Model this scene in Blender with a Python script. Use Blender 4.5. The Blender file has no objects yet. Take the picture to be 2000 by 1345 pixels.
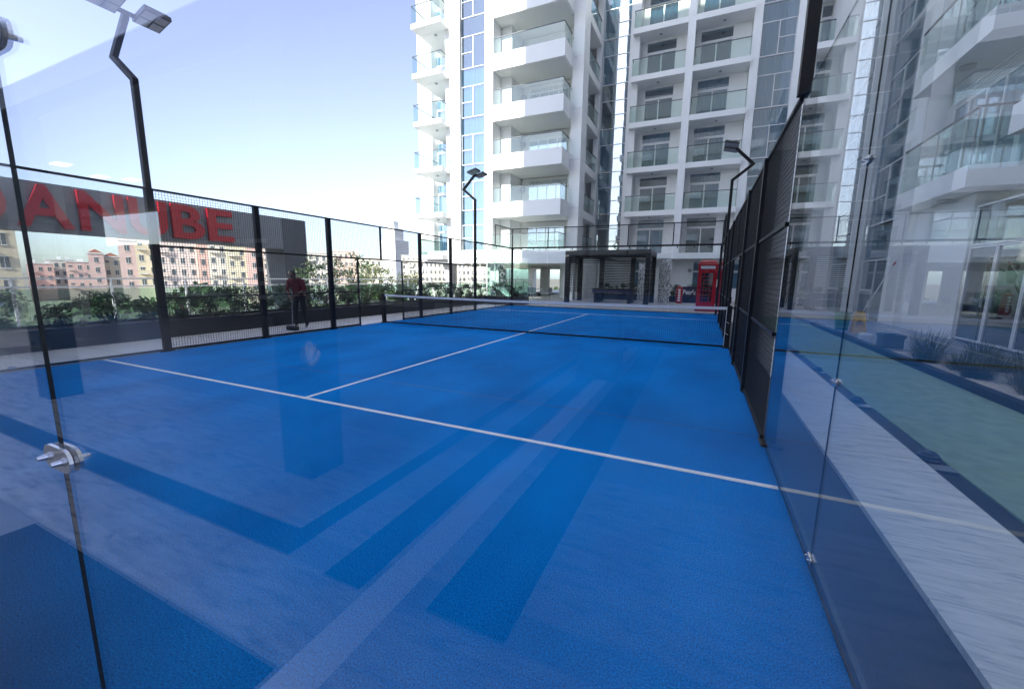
import bpy, math, random
from mathutils import Matrix, Vector
R = math.radians
random.seed(7)
sc = bpy.context.scene
COL = sc.collection

# ------------------------------------------------------------------ camera
cam = bpy.data.cameras.new("camera")
cam_o = bpy.data.objects.new("camera", cam); COL.objects.link(cam_o)
cam.sensor_fit = 'HORIZONTAL'; cam.sensor_width = 36.0
cam.lens = 798.88 / 2000 * 36
cam.clip_start = 0.02; cam.clip_end = 6000
yaw, pit, rol = 0.429888, 0.162275, 0.013498
F = Vector((-math.sin(yaw)*math.cos(pit), math.cos(yaw)*math.cos(pit), -math.sin(pit)))
Rt = Vector((math.cos(yaw), math.sin(yaw), 0)); Up = Rt.cross(F)
R2 = Rt*math.cos(rol) + Up*math.sin(rol); U2 = -Rt*math.sin(rol) + Up*math.cos(rol)
M = Matrix((R2, U2, -F)).transposed().to_4x4(); M.translation = (9.3649, -0.3273, 1.5066)
cam_o.matrix_world = M
sc.camera = cam_o

# ------------------------------------------------------------------ sky, sun, exposure
SUN_EL, SUN_AZ = R(31), R(184.6)          # azimuth clockwise from +Y
w = bpy.data.worlds.new("World"); sc.world = w; w.use_nodes = True
w.cycles.sampling_method = 'NONE'     # even sky: plain bounce sampling is cleaner here
nt = w.node_tree; nt.nodes.clear()
sky = nt.nodes.new("ShaderNodeTexSky"); sky.sky_type = 'NISHITA'; sky.sun_disc = False
sky.sun_elevation = SUN_EL; sky.sun_rotation = SUN_AZ
sky.air_density = 1.0; sky.dust_density = 1.0; sky.ozone_density = 6.0
bg = nt.nodes.new("ShaderNodeBackground"); bg.inputs[1].default_value = 0.135
wo = nt.nodes.new("ShaderNodeOutputWorld")
hs = nt.nodes.new("ShaderNodeHueSaturation"); hs.inputs['Saturation'].default_value = 0.70; hs.inputs['Hue'].default_value = 0.522   # pale dusty desert air
nt.links.new(sky.outputs[0], hs.inputs['Color']); nt.links.new(hs.outputs[0], bg.inputs[0]); nt.links.new(bg.outputs[0], wo.inputs[0])
sd = Vector((math.sin(SUN_AZ)*math.cos(SUN_EL), math.cos(SUN_AZ)*math.cos(SUN_EL), math.sin(SUN_EL)))
sun = bpy.data.lights.new("sun", 'SUN'); sun.energy = 3.6; sun.angle = R(0.5); sun.color = (1, 0.95, 0.87)
sun_o = bpy.data.objects.new("sun", sun); COL.objects.link(sun_o)
sun_o.rotation_euler = sd.to_track_quat('Z', 'Y').to_euler(); sun_o.location = (0, -40, 60)
vs = sc.view_settings; vs.view_transform = 'Standard'; vs.look = 'None'; vs.gamma = 1; vs.exposure = 1.63
vs.use_curve_mapping = False
cy = sc.cycles
cy.use_denoising = True; cy.max_bounces = 10; cy.diffuse_bounces = 6; cy.glossy_bounces = 5
cy.transmission_bounces = 6; cy.transparent_max_bounces = 40
cy.caustics_reflective = False; cy.caustics_refractive = False

# ------------------------------------------------------------------ materials
MATS = {}
def mat(name, col, rough=0.6, metal=0.0, var=0.0, scale=3.0, bump=0.0, bscale=60.0, spec=0.5, col2=None, stretch=None, coat=0.0, detail=5.0):
    m = bpy.data.materials.new(name); m.use_nodes = True
    t = m.node_tree; b = t.nodes["Principled BSDF"]
    b.inputs["Roughness"].default_value = rough; b.inputs["Metallic"].default_value = metal
    b.inputs["Specular IOR Level"].default_value = spec
    b.inputs["Coat Weight"].default_value = coat
    b.inputs["Base Color"].default_value = (*col, 1)
    if var or bump:
        tc = t.nodes.new("ShaderNodeTexCoord"); mp = t.nodes.new("ShaderNodeMapping")
        t.links.new(tc.outputs["Object"], mp.inputs[0])
        if stretch: mp.inputs["Scale"].default_value = stretch
    if var:
        n = t.nodes.new("ShaderNodeTexNoise"); n.inputs["Scale"].default_value = scale; n.inputs["Detail"].default_value = detail
        t.links.new(mp.outputs[0], n.inputs[0])
        r = t.nodes.new("ShaderNodeValToRGB"); r.color_ramp.elements[0].position = 0.3; r.color_ramp.elements[1].position = 0.7
        lo = tuple(c*(1-var) for c in col); hi = col2 or tuple(min(1, c*(1+var)) for c in col)
        r.color_ramp.elements[0].color = (*lo, 1); r.color_ramp.elements[1].color = (*hi, 1)
        t.links.new(n.outputs[0], r.inputs[0]); t.links.new(r.outputs[0], b.inputs["Base Color"])
        rr = t.nodes.new("ShaderNodeMapRange"); rr.inputs[3].default_value = max(0.02, rough-0.08); rr.inputs[4].default_value = min(1, rough+0.08)
        t.links.new(n.outputs[0], rr.inputs[0]); t.links.new(rr.outputs[0], b.inputs["Roughness"])
    if bump:
        n2 = t.nodes.new("ShaderNodeTexNoise"); n2.inputs["Scale"].default_value = bscale; n2.inputs["Detail"].default_value = 3
        t.links.new(mp.outputs[0], n2.inputs[0])
        bp = t.nodes.new("ShaderNodeBump"); bp.inputs["Strength"].default_value = bump; bp.inputs["Distance"].default_value = 0.01
        t.links.new(n2.outputs[0], bp.inputs["Height"]); t.links.new(bp.outputs[0], b.inputs["Normal"])
    MATS[name] = m
    return m

def glassmat(name, tint, f0, rough=0.0, gtint=(1, 1, 1), wave=0.0, haze=0.0):
    """plain sheet glass: transparent body with a Schlick mirror reflection on each face"""
    m = bpy.data.materials.new(name); m.use_nodes = True
    t = m.node_tree; t.nodes.clear()
    out = t.nodes.new("ShaderNodeOutputMaterial"); mix = t.nodes.new("ShaderNodeMixShader")
    tr = t.nodes.new("ShaderNodeBsdfTransparent"); tr.inputs[0].default_value = (*tint, 1)
    gl = t.nodes.new("ShaderNodeBsdfGlossy"); gl.inputs["Roughness"].default_value = rough; gl.inputs[0].default_value = (*gtint, 1)
    lw = t.nodes.new("ShaderNodeLayerWeight"); lw.inputs[0].default_value = 0.5
    p = t.nodes.new("ShaderNodeMath"); p.operation = 'POWER'; p.inputs[1].default_value = 5
    ma = t.nodes.new("ShaderNodeMath"); ma.operation = 'MULTIPLY_ADD'; ma.inputs[1].default_value = 1-f0; ma.inputs[2].default_value = f0
    L = t.links.new
    L(lw.outputs["Facing"], p.inputs[0]); L(p.outputs[0], ma.inputs[0]); L(ma.outputs[0], mix.inputs[0])
    body = tr.outputs[0]
    if haze:                                     # thin film of dust on the pane
        tc = t.nodes.new("ShaderNodeTexCoord"); n = t.nodes.new("ShaderNodeTexNoise"); n.inputs["Scale"].default_value = 2.2; n.inputs["Detail"].default_value = 6
        L(tc.outputs["Object"], n.inputs[0])
        mr = t.nodes.new("ShaderNodeMapRange"); mr.inputs[1].default_value = 0.35; mr.inputs[2].default_value = 0.8; mr.inputs[3].default_value = haze*0.3; mr.inputs[4].default_value = haze
        L(n.outputs[0], mr.inputs[0])
        df = t.nodes.new("ShaderNodeBsdfDiffuse"); df.inputs[0].default_value = (0.7, 0.7, 0.68, 1)
        m2 = t.nodes.new("ShaderNodeMixShader"); L(mr.outputs[0], m2.inputs[0]); L(tr.outputs[0], m2.inputs[1]); L(df.outputs[0], m2.inputs[2])
        body = m2.outputs[0]
    if wave:
        tc = t.nodes.new("ShaderNodeTexCoord"); n = t.nodes.new("ShaderNodeTexNoise"); n.inputs["Scale"].default_value = 0.8
        L(tc.outputs["Object"], n.inputs[0]); bp = t.nodes.new("ShaderNodeBump"); bp.inputs["Strength"].default_value = wave; bp.inputs["Distance"].default_value = 0.05
        L(n.outputs[0], bp.inputs["Height"]); L(bp.outputs[0], gl.inputs["Normal"])
    L(body, mix.inputs[1]); L(gl.outputs[0], mix.inputs[2]); L(mix.outputs[0], out.inputs[0])
    MATS[name] = m
    return m

mat('white_paint', (0.86, 0.86, 0.845), 0.55, var=0.03, scale=0.6, bump=0.05, bscale=25)
mat('rear_render', (0.50, 0.49, 0.47), 0.7, var=0.05, scale=0.5)
mat('white_panel', (0.85, 0.855, 0.845), 0.45, var=0.03, scale=0.4)
mat('soffit', (0.80, 0.80, 0.785), 0.7, var=0.03, scale=0.5)
mat('white_metal', (0.78, 0.79, 0.80), 0.35)
mat('grey_metal', (0.35, 0.37, 0.40), 0.35, metal=0.6)
mat('black_metal', (0.010, 0.010, 0.012), 0.45, var=0.3, scale=6, spec=0.25)
mat('rail_dark', (0.10, 0.11, 0.12), 0.4, metal=0.3)
mat('black_wire', (0.018, 0.018, 0.02), 0.4)
mat('dark_lamp', (0.03, 0.032, 0.035), 0.4)
mat('lamp_glass', (0.22, 0.24, 0.26), 0.15)
mat('steel', (0.62, 0.63, 0.65), 0.18, metal=1.0)
mat('clamp_steel', (0.80, 0.80, 0.80), 0.25, metal=0.75)
mat('glass_edge', (0.004, 0.012, 0.016), 0.2)
mat('channel', (0.05, 0.07, 0.09), 0.35, metal=0.4)
mat('room_shade', (0.02, 0.025, 0.03), 0.8)
mat('curtain', (0.34, 0.46, 0.48), 0.9, var=0.08, scale=2)
mat('curtain_grey', (0.26, 0.31, 0.37), 0.9, var=0.1, scale=2)
mat('line_paint', (0.80, 0.82, 0.80), 0.8, var=0.06, scale=8, bump=0.3, bscale=400)
mat('net_tape', (0.78, 0.78, 0.76), 0.8, var=0.05, scale=5)
mat('walk_tile', (0.60, 0.585, 0.555), 0.5, var=0.06, scale=1.5)
mat('deck_tile', (0.56, 0.52, 0.47), 0.5, var=0.08, scale=0.9)
mat('dark_granite', (0.012, 0.015, 0.021), 0.4, spec=0.25, var=0.4, scale=14)
mat('grey_tile', (0.30, 0.31, 0.32), 0.35, var=0.12, scale=3)
mat('green_turf', (0.24, 0.35, 0.265), 0.95, var=0.16, scale=6, bump=0.5, bscale=300, spec=0.1)
mat('planter_black', (0.010, 0.011, 0.013), 0.35, var=0.3, scale=5)
mat('soil', (0.05, 0.035, 0.025), 0.95, var=0.4, scale=20, bump=0.6, bscale=60)
mat('gravel', (0.62, 0.55, 0.46), 0.9, var=0.25, scale=40, bump=0.8, bscale=120)
mat('leaf', (0.045, 0.085, 0.028), 0.5, var=0.45, scale=9)
mat('leaf_light', (0.10, 0.13, 0.04), 0.55, var=0.4, scale=5)
mat('leaf_grass', (0.11, 0.13, 0.065), 0.6, var=0.4, scale=8)
mat('petal', (0.35, 0.03, 0.08), 0.6)
mat('bark', (0.09, 0.06, 0.04), 0.9, var=0.3, scale=15, bump=0.5)
mat('sign_grey', (0.20, 0.215, 0.235), 0.5, var=0.05, scale=0.6)
mat('sign_dark', (0.09, 0.095, 0.105), 0.6, var=0.06, scale=0.6)
mat('sign_red', (0.42, 0.008, 0.02), 0.35)
mat('booth_red', (0.40, 0.006, 0.018), 0.3, var=0.08, scale=2, coat=0.3)
mat('navy', (0.012, 0.012, 0.05), 0.45, var=0.1)
mat('text_white', (0.85, 0.85, 0.85), 0.5)
mat('text_black', (0.02, 0.02, 0.02), 0.5)
mat('yellow_plastic', (0.80, 0.46, 0.04), 0.45, var=0.08, scale=6)
mat('green_plastic', (0.07, 0.25, 0.08), 0.45)
mat('grey_plastic', (0.10, 0.13, 0.16), 0.5)
mat('blue_plastic', (0.02, 0.06, 0.25), 0.4)
mat('ground_earth', (0.22, 0.20, 0.15), 0.95, var=0.3, scale=0.05)
mat('far_green', (0.06, 0.09, 0.04), 0.95, var=0.4, scale=0.4)
mat('ceil_white', (0.62, 0.62, 0.60), 0.6)
mat('column_dark', (0.018, 0.022, 0.03), 0.3, var=0.3, scale=4)
mat('wood_dark', (0.05, 0.04, 0.035), 0.5, var=0.2, scale=4)
mat('skin', (0.16, 0.085, 0.055), 0.6)
mat('hair', (0.008, 0.007, 0.007), 0.7)
mat('shirt_red', (0.13, 0.006, 0.010), 0.85, var=0.15, scale=12)
mat('trouser', (0.010, 0.010, 0.013), 0.85)
mat('shoe', (0.22, 0.21, 0.20), 0.6)
TOWN = {'pink': (0.66, 0.36, 0.28), 'yel': (0.66, 0.52, 0.27), 'pale': (0.72, 0.56, 0.46), 'ora': (0.66, 0.30, 0.18), 'cream': (0.70, 0.62, 0.45),
        'khaki': (0.55, 0.48, 0.26), 'sal': (0.62, 0.30, 0.22), 'peach': (0.70, 0.48, 0.36), 'stone': (0.66, 0.60, 0.50), 'white': (0.74, 0.73, 0.68)}
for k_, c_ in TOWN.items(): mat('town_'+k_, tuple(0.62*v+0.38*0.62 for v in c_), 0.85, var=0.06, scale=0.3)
mat('roof_red', (0.40, 0.16, 0.10), 0.8, var=0.15, scale=1)
mat('town_window', (0.10, 0.12, 0.13), 0.2)
glassmat('court_glass', (0.955, 0.975, 0.972), 0.042, haze=0.003)
glassmat('rail_glass', (0.87, 0.93, 0.91), 0.055)
glassmat('window_glass', (0.60, 0.75, 0.84), 0.20, wave=0.035)
glassmat('booth_glass', (0.75, 0.8, 0.8), 0.05)
glassmat('green_glass', (0.74, 0.88, 0.83), 0.06)

# blue court turf: pile grain, sand drift, faint rolls
m = mat('court_blue', (0.0, 0.14, 0.5), 0.95, spec=0.04)
t = m.node_tree; b = t.nodes["Principled BSDF"]; L = t.links.new
tc = t.nodes.new("ShaderNodeTexCoord")
def noise(scale, detail, stretch=None):
    n = t.nodes.new("ShaderNodeTexNoise"); n.inputs["Scale"].default_value = scale; n.inputs["Detail"].default_value = detail
    mp = t.nodes.new("ShaderNodeMapping"); L(tc.outputs["Object"], mp.inputs[0])
    if stretch: mp.inputs["Scale"].default_value = stretch
    L(mp.outputs[0], n.inputs[0]); return n
n1 = noise(1.1, 12, (1.0, 0.55, 1)); n2 = noise(150, 6, (1.0, 0.8, 1))
r1 = t.nodes.new("ShaderNodeValToRGB"); r1.color_ramp.elements[0].position = 0.32; r1.color_ramp.elements[1].position = 0.72
r1.color_ramp.elements[0].color = (0.0, 0.18, 0.53, 1); r1.color_ramp.elements[1].color = (0.0, 0.27, 0.74, 1)
L(n1.outputs[0], r1.inputs[0])
mx = t.nodes.new("ShaderNodeMix"); mx.data_type = 'RGBA'; mx.blend_type = 'MULTIPLY'; mx.inputs[0].default_value = 1.0
r2 = t.nodes.new("ShaderNodeValToRGB"); r2.color_ramp.elements[0].position = 0.3; r2.color_ramp.elements[1].position = 0.65
r2.color_ramp.elements[0].color = (0.28, 0.34, 0.42, 1); r2.color_ramp.elements[1].color = (1.25, 1.25, 1.2, 1)
L(n2.outputs[0], r2.inputs[0]); L(r1.outputs[0], mx.inputs[6]); L(r2.outputs[0], mx.inputs[7]); 
# sand drift: pale patches with a streaky grain, and tiny loose grains
n3 = noise(0.55, 10, (1.0, 0.35, 1)); n4 = noise(32, 8, (1.0, 0.35, 1)); mu = t.nodes.new("ShaderNodeMath"); mu.operation = 'MULTIPLY'
mr3 = t.nodes.new("ShaderNodeMapRange"); mr3.inputs[1].default_value = 0.48; mr3.inputs[2].default_value = 0.75; L(n3.outputs[0], mr3.inputs[0])
mr4 = t.nodes.new("ShaderNodeMapRange"); mr4.inputs[1].default_value = 0.42; mr4.inputs[2].default_value = 0.7; mr4.inputs[4].default_value = 0.32; L(n4.outputs[0], mr4.inputs[0])
L(mr3.outputs[0], mu.inputs[0]); L(mr4.outputs[0], mu.inputs[1])
sp = noise(260, 2); mr5 = t.nodes.new("ShaderNodeMapRange"); mr5.inputs[1].default_value = 0.76; mr5.inputs[2].default_value = 0.80; mr5.inputs[4].default_value = 0.5; L(sp.outputs[0], mr5.inputs[0])
ad = t.nodes.new("ShaderNodeMath"); ad.operation = 'MAXIMUM'; L(mu.outputs[0], ad.inputs[0]); L(mr5.outputs[0], ad.inputs[1])
ms = t.nodes.new("ShaderNodeMix"); ms.data_type = 'RGBA'; ms.inputs[7].default_value = (0.10, 0.25, 0.47, 1)
L(ad.outputs[0], ms.inputs[0]); L(mx.outputs[2], ms.inputs[6]); L(ms.outputs[2], b.inputs["Base Color"])
bp = t.nodes.new("ShaderNodeBump"); bp.inputs["Strength"].default_value = 0.6; bp.inputs["Distance"].default_value = 0.006
L(n2.outputs[0], bp.inputs["Height"]); L(bp.outputs[0], b.inputs["Normal"])

# veined marble
m = mat('marble', (0.7, 0.7, 0.7), 0.35)
t = m.node_tree; b = t.nodes["Principled BSDF"]; tc = t.nodes.new("ShaderNodeTexCoord"); mp = t.nodes.new("ShaderNodeMapping"); mp.inputs["Rotation"].default_value = (0, 0, R(28)); mp.inputs["Scale"].default_value = (1.0, 2.2, 1)
mp.inputs["Scale"].default_value = (0.8, 5.0, 1)
wv = t.nodes.new("ShaderNodeTexNoise"); wv.inputs["Scale"].default_value = 4.0; wv.inputs["Detail"].default_value = 12; wv.inputs["Roughness"].default_value = 0.62; wv.inputs["Distortion"].default_value = 1.1
r = t.nodes.new("ShaderNodeValToRGB"); e0, e1 = r.color_ramp.elements; e0.position = 0.33; e0.color = (0.36, 0.40, 0.43, 1); e1.position = 0.62; e1.color = (0.68, 0.70, 0.67, 1)
e2 = r.color_ramp.elements.new(0.47); e2.color = (0.58, 0.605, 0.585, 1)
t.links.new(tc.outputs["Object"], mp.inputs[0]); t.links.new(mp.outputs[0], wv.inputs[0]); t.links.new(wv.outputs[0], r.inputs[0]); t.links.new(r.outputs[0], b.inputs["Base Color"])
m2_ = m.copy(); m2_.name = 'marble_floor'; MATS['marble_floor'] = m2_
for n_ in m2_.node_tree.nodes:
    if n_.type == 'VALTORGB':
        for el_, v_ in zip(n_.color_ramp.elements, (0.22, 0.44, 0.56)): el_.color = (v_, v_*1.01, v_*1.01, 1)
# white screen with a cut-out pattern of dark petals (printed panel)
m = mat('pattern_panel', (0.7, 0.7, 0.7), 0.6)
t = m.node_tree; b = t.nodes["Principled BSDF"]
tc = t.nodes.new("ShaderNodeTexCoord"); v = t.nodes.new("ShaderNodeTexVoronoi"); v.inputs["Scale"].default_value = 9; v.feature = 'DISTANCE_TO_EDGE'
r = t.nodes.new("ShaderNodeValToRGB"); r.color_ramp.interpolation = 'CONSTANT'; r.color_ramp.elements[1].position = 0.14
r.color_ramp.elements[0].color = (0.75, 0.75, 0.73, 1); r.color_ramp.elements[1].color = (0.05, 0.05, 0.055, 1)
t.links.new(tc.outputs["Object"], v.inputs[0]); t.links.new(v.outputs["Distance"], r.inputs[0]); t.links.new(r.outputs[0], b.inputs["Base Color"])

# ------------------------------------------------------------------ mesh helpers
class MB:
    def __init__(s): s.v = []; s.f = []; s.m = []
    def add(s, vs_, fs, mi=0):
        n = len(s.v); s.v += [tuple(p) for p in vs_]; s.f += [tuple(i+n for i in q) for q in fs]; s.m += [mi]*len(fs); return s
    def box(s, x0, x1, y0, y1, z0, z1, mi=0):
        if x0 > x1: x0, x1 = x1, x0
        if y0 > y1: y0, y1 = y1, y0
        if z0 > z1: z0, z1 = z1, z0
        return s.add([(x0,y0,z0),(x1,y0,z0),(x1,y1,z0),(x0,y1,z0),(x0,y0,z1),(x1,y0,z1),(x1,y1,z1),(x0,y1,z1)],
                     [(0,3,2,1),(4,5,6,7),(0,1,5,4),(1,2,6,5),(2,3,7,6),(3,0,4,7)], mi)
    def bbox(s, x0, x1, y0, y1, z0, z1, c=0.01, mi=0):
        """box with chamfered vertical and top edges"""
        pts = [(x0+c,y0),(x1-c,y0),(x1,y0+c),(x1,y1-c),(x1-c,y1),(x0+c,y1),(x0,y1-c),(x0,y0+c)]
        n = 8; cx, cyy = (x0+x1)/2, (y0+y1)/2
        def ins(p): return (p[0]+(c if p[0] < cx else -c), p[1]+(c if p[1] < cyy else -c))
        V = [(*p, z0) for p in pts]+[(*p, z1-c) for p in pts]+[(*ins(p), z1) for p in pts]
        fs = [tuple(range(n-1, -1, -1)), tuple(range(2*n, 3*n))]
        for k in (0, 1):
            for i in range(n): fs.append((k*n+i, k*n+(i+1) % n, (k+1)*n+(i+1) % n, (k+1)*n+i))
        return s.add(V, fs, mi)
    def bar(s, a, b_, w_, h=None, mi=0, up=(0, 0, 1)):
        a = Vector(a); b_ = Vector(b_); d = (b_-a).normalized(); u = Vector(up)
        if abs(d.dot(u)) > 0.99: u = Vector((0, 1, 0))
        r_ = d.cross(u).normalized(); u = r_.cross(d); h = h or w_
        V = [p+r_*x*w_/2+u*y*h/2 for p in (a, b_) for x, y in ((-1,-1),(1,-1),(1,1),(-1,1))]
        return s.add(V, [(0,1,2,3),(7,6,5,4),(0,4,5,1),(1,5,6,2),(2,6,7,3),(3,7,4,0)], mi)
    def cyl(s, a, b_, r0, r1=None, n=10, mi=0):
        a = Vector(a); b_ = Vector(b_); d = (b_-a).normalized(); r1 = r0 if r1 is None else r1
        u = Vector((0, 0, 1)) if abs(d.z) < 0.95 else Vector((1, 0, 0))
        x = d.cross(u).normalized(); y = x.cross(d)
        V = []
        for p, r_ in ((a, r0), (b_, r1)):
            for i in range(n):
                an = 2*math.pi*i/n; V.append(p+x*math.cos(an)*r_+y*math.sin(an)*r_)
        fs = [(i, n+i, n+(i+1) % n, (i+1) % n) for i in range(n)]
        fs += [tuple(range(n)), tuple(range(2*n-1, n-1, -1))]
        return s.add(V, fs, mi)
    def prism(s, pts, lo, hi, axis='y', mi=0):
        n = len(pts)
        def P(p, t_): return {'y': (p[0], t_, p[1]), 'x': (t_, p[0], p[1]), 'z': (p[0], p[1], t_)}[axis]
        V = [P(p, lo) for p in pts]+[P(p, hi) for p in pts]
        fs = [tuple(range(n)), tuple(range(2*n-1, n-1, -1))]+[(i, n+i, n+(i+1) % n, (i+1) % n) for i in range(n)]
        return s.add(V, fs, mi)
    def mesh(s, name, mats, smooth=False):
        me = bpy.data.meshes.new(name); me.from_pydata(s.v, [], s.f)
        for mm in ([mats] if isinstance(mats, str) else mats): me.materials.append(MATS[mm])
        for p, i in zip(me.polygons, s.m): p.material_index = i
        if smooth: me.polygons.foreach_set('use_smooth', [True]*len(me.polygons))
        me.update(); return me
    def build(s, name, mats, parent=None, smooth=False):
        return link(name, s.mesh(name, mats, smooth), parent)

def link(name, me, parent=None, loc=None, rz=0):
    o = bpy.data.objects.new(name, me); COL.objects.link(o)
    if parent is not None:
        o.parent = parent
        if parent.type == 'EMPTY': o.matrix_parent_inverse = Matrix.Translation(-parent.location)
    if loc is not None: o.location = loc
    if rz: o.rotation_euler.z = rz
    return o
def thing(name, label, cat, loc=(0, 0, 0), group=None):
    o = bpy.data.objects.new(name, None); COL.objects.link(o); o.location = loc; o.empty_display_size = 0.2
    return tag(o, label, cat, group)
def tag(o, label, cat, group=None):
    o['label'] = label; o['category'] = cat
    if group: o['group'] = group
    return o
def struct(o): o['kind'] = 'structure'; return o
def stuff(o): o['kind'] = 'stuff'; return o
def copy_tree(o, parent=None):
    c = o.copy(); COL.objects.link(c); c.parent = parent
    for ch in list(o.children): copy_tree(ch, c)
    return c
def dup(root, loc, rz, label, sx=1.0, group=None):
    c = copy_tree(root); c.location = loc; c.rotation_euler = (0, 0, rz); c.scale = (sx, sx, sx); c['label'] = label
    if group: c['group'] = group
    return c
def pane(name, x0, x1, y0, y1, z0, z1, parent, g='court_glass', e='glass_edge'):
    d = [x1-x0, y1-y0, z1-z0]; ax = d.index(min(d))
    mb = MB().box(x0, x1, y0, y1, z0, z1)
    ofs = [(2, 2, 1, 0, 1, 0)]
    nrm = [2, 2, 1, 0, 1, 0]
    mb.m = [0 if nrm[i] == ax else 1 for i in range(6)]
    return mb.build(name, [g, e], parent)
def text_mesh(name, body, size, depth, matn, offset=0.0, sx=1.0, align='LEFT'):
    cu = bpy.data.curves.new(name, 'FONT'); cu.body = body; cu.size = size; cu.extrude = depth; cu.offset = offset; cu.align_x = align
    cu.resolution_u = 4
    o = bpy.data.objects.new(name, cu); COL.objects.link(o)
    dg = bpy.context.evaluated_depsgraph_get(); dg.update()
    me = bpy.data.meshes.new_from_object(o.evaluated_get(dg)); me.materials.clear(); me.materials.append(MATS[matn])
    bpy.data.objects.remove(o)
    for v_ in me.vertices: v_.co.x *= sx
    return me

def sheet(name, x0, x1, y0, y1, z, m_, th=None):
    mb = MB().box(x0, x1, y0, y1, z-(th or 0.05), z)
    return mb.build(name, m_)

# ------------------------------------------------------------------ ground, podium, paving
g = MB().box(-2500, 2500, -2500, 3500, -9.4, -9.0).build('ground', 'ground_earth'); struct(g)
d = MB().box(-7.6, 40, -30, 60, -8.99, -0.055).build('podium_deck', 'deck_tile'); struct(d)
struct(sheet('court_floor', 0, 10, 0, 20, 0.0, 'court_blue'))
court = bpy.data.objects['court_floor']
LW = 0.055
MB().box(0.01, 9.99, 3.05-LW/2, 3.05+LW/2, 0.0005, 0.004).build('service_line', 'line_paint', court)
MB().box(0.01, 9.99, 16.95-LW/2, 16.95+LW/2, 0.0005, 0.004).build('service_line', 'line_paint', court)
MB().box(5-LW/2, 5+LW/2, 3.05+LW/2+0.002, 16.95-LW/2-0.002, 0.0005, 0.004).build('centre_line', 'line_paint', court)
# faint joints between the turf rolls
for yy in (4.15, 8.1, 12.1, 16.0):
    MB().box(0.01, 9.99, yy-0.004, yy+0.004, 0.0003, 0.0015).build('turf_seam', 'navy', court)
struct(sheet('walkway', -2.0, -0.09, -1.0, 24, -0.004, 'walk_tile'))
for i in range(24):
    MB().box(-1.995, -0.1, i-0.5, i-0.494, -0.0035, -0.0025).build('tile_joint', 'sign_dark', bpy.data.objects['walkway'])
struct(sheet('court_kerb', -0.085, -0.004, -0.02, 20.1, 0.015, 'walk_tile'))
struct(sheet('plaza_paving', -7.5, 16, 20.12, 60, -0.004, 'deck_tile'))
# right of the court: granite, marble, granite, turf, kerb, gravel
struct(sheet('granite_strip', 10.02, 10.46, -1, 20, -0.008, 'dark_granite'))
struct(MB().box(10.46, 11.17, -1, 13, -0.05, 0.03).build('marble_border', 'marble'))
struct(sheet('granite_gutter', 11.17, 11.36, -1, 13, -0.008, 'dark_granite'))
struct(sheet('turf_path', 11.36, 12.9, -1, 20, 0.006, 'green_turf'))
struct(MB().box(12.9, 13.04, -1, 17, -0.05, 0.11).build('granite_kerb', 'dark_granite'))
struct(MB().box(13.04, 15.3, -1, 11.0, -0.05, 0.06).build('gravel_bed', 'gravel'))
struct(MB().box(13.04, 15.3, 11.0, 24, -0.05, 0.075).build('side_paving', 'grey_tile'))
struct(sheet('side_court', 11.17, 12.9, 13, 20, 0.001, 'deck_tile'))
pb = MB()
ico = [(0,0,1),(0.9,0,0.3),(0.2,0.85,0.3),(-0.75,0.5,0.3),(-0.7,-0.55,0.3),(0.3,-0.85,0.3)]
icf = [(0,1,2),(0,2,3),(0,3,4),(0,4,5),(0,5,1)]
for i in range(3800):
    x, y = random.uniform(13.06, 14.8), random.uniform(3.5, 10.95); s_ = random.uniform(0.008, 0.022); a = random.random()*6.28
    pb.add([(x+s_*(p[0]*math.cos(a)-p[1]*math.sin(a)), y+s_*(p[0]*math.sin(a)+p[1]*math.cos(a)), 0.055+s_*p[2]*0.8) for p in ico], icf, random.choice((0, 0, 1)))
o = stuff(pb.build('pebbles', ['gravel', 'walk_tile'])); tag(o, 'pale beige pebbles filling the bed beside the green path', 'gravel')
# terrace behind the photographer (seen mirrored in the back glass)
struct(MB().box(-36, -7.61, -30, -2.95, -8.99, -0.062).build('podium_deck', 'deck_tile'))
struct(sheet('terrace_floor', -36, 16, -9.5, -0.02, -0.01, 'grey_tile'))
tf = bpy.data.objects['terrace_floor']
def inlay(nm, x0, x1, y0, y1, m_, z=0.0):
    return MB().box(x0, x1, y0, y1, z-0.006, z).build(nm, m_, tf)
for x0 in [-14+1.5*i for i in range(20)]:
    inlay('marble_slab', x0, x0+1.497, -1.00, -0.56, 'marble_floor', -0.004)
    inlay('marble_slab', x0, x0+1.497, -2.6, -1.20, 'marble_floor', -0.004)
inlay('dark_band', -6, 7.42, -1.2, -1.0, 'dark_granite', -0.002)
inlay('dark_band', 7.28, 7.42, -9, -1.2, 'dark_granite', -0.002)
inlay('dark_band', 7.72, 7.96, -9, -0.98, 'dark_granite', -0.001)
inlay('light_band', 8.0, 8.19, -9, -0.03, 'text_white', 0.0)
inlay('dark_patch', 5.8, 7.97, -0.54, -0.03, 'dark_granite', -0.003)  # near-black rectangle over the tiles next to the glass
inlay('dark_band', 8.33, 8.73, -9, -1.02, 'dark_granite', -0.001)
for x0 in range(-14, 16):
    inlay('tile_joint', x0+0.2, x0+0.206, -0.558, -0.03, 'sign_dark', -0.006)

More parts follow.
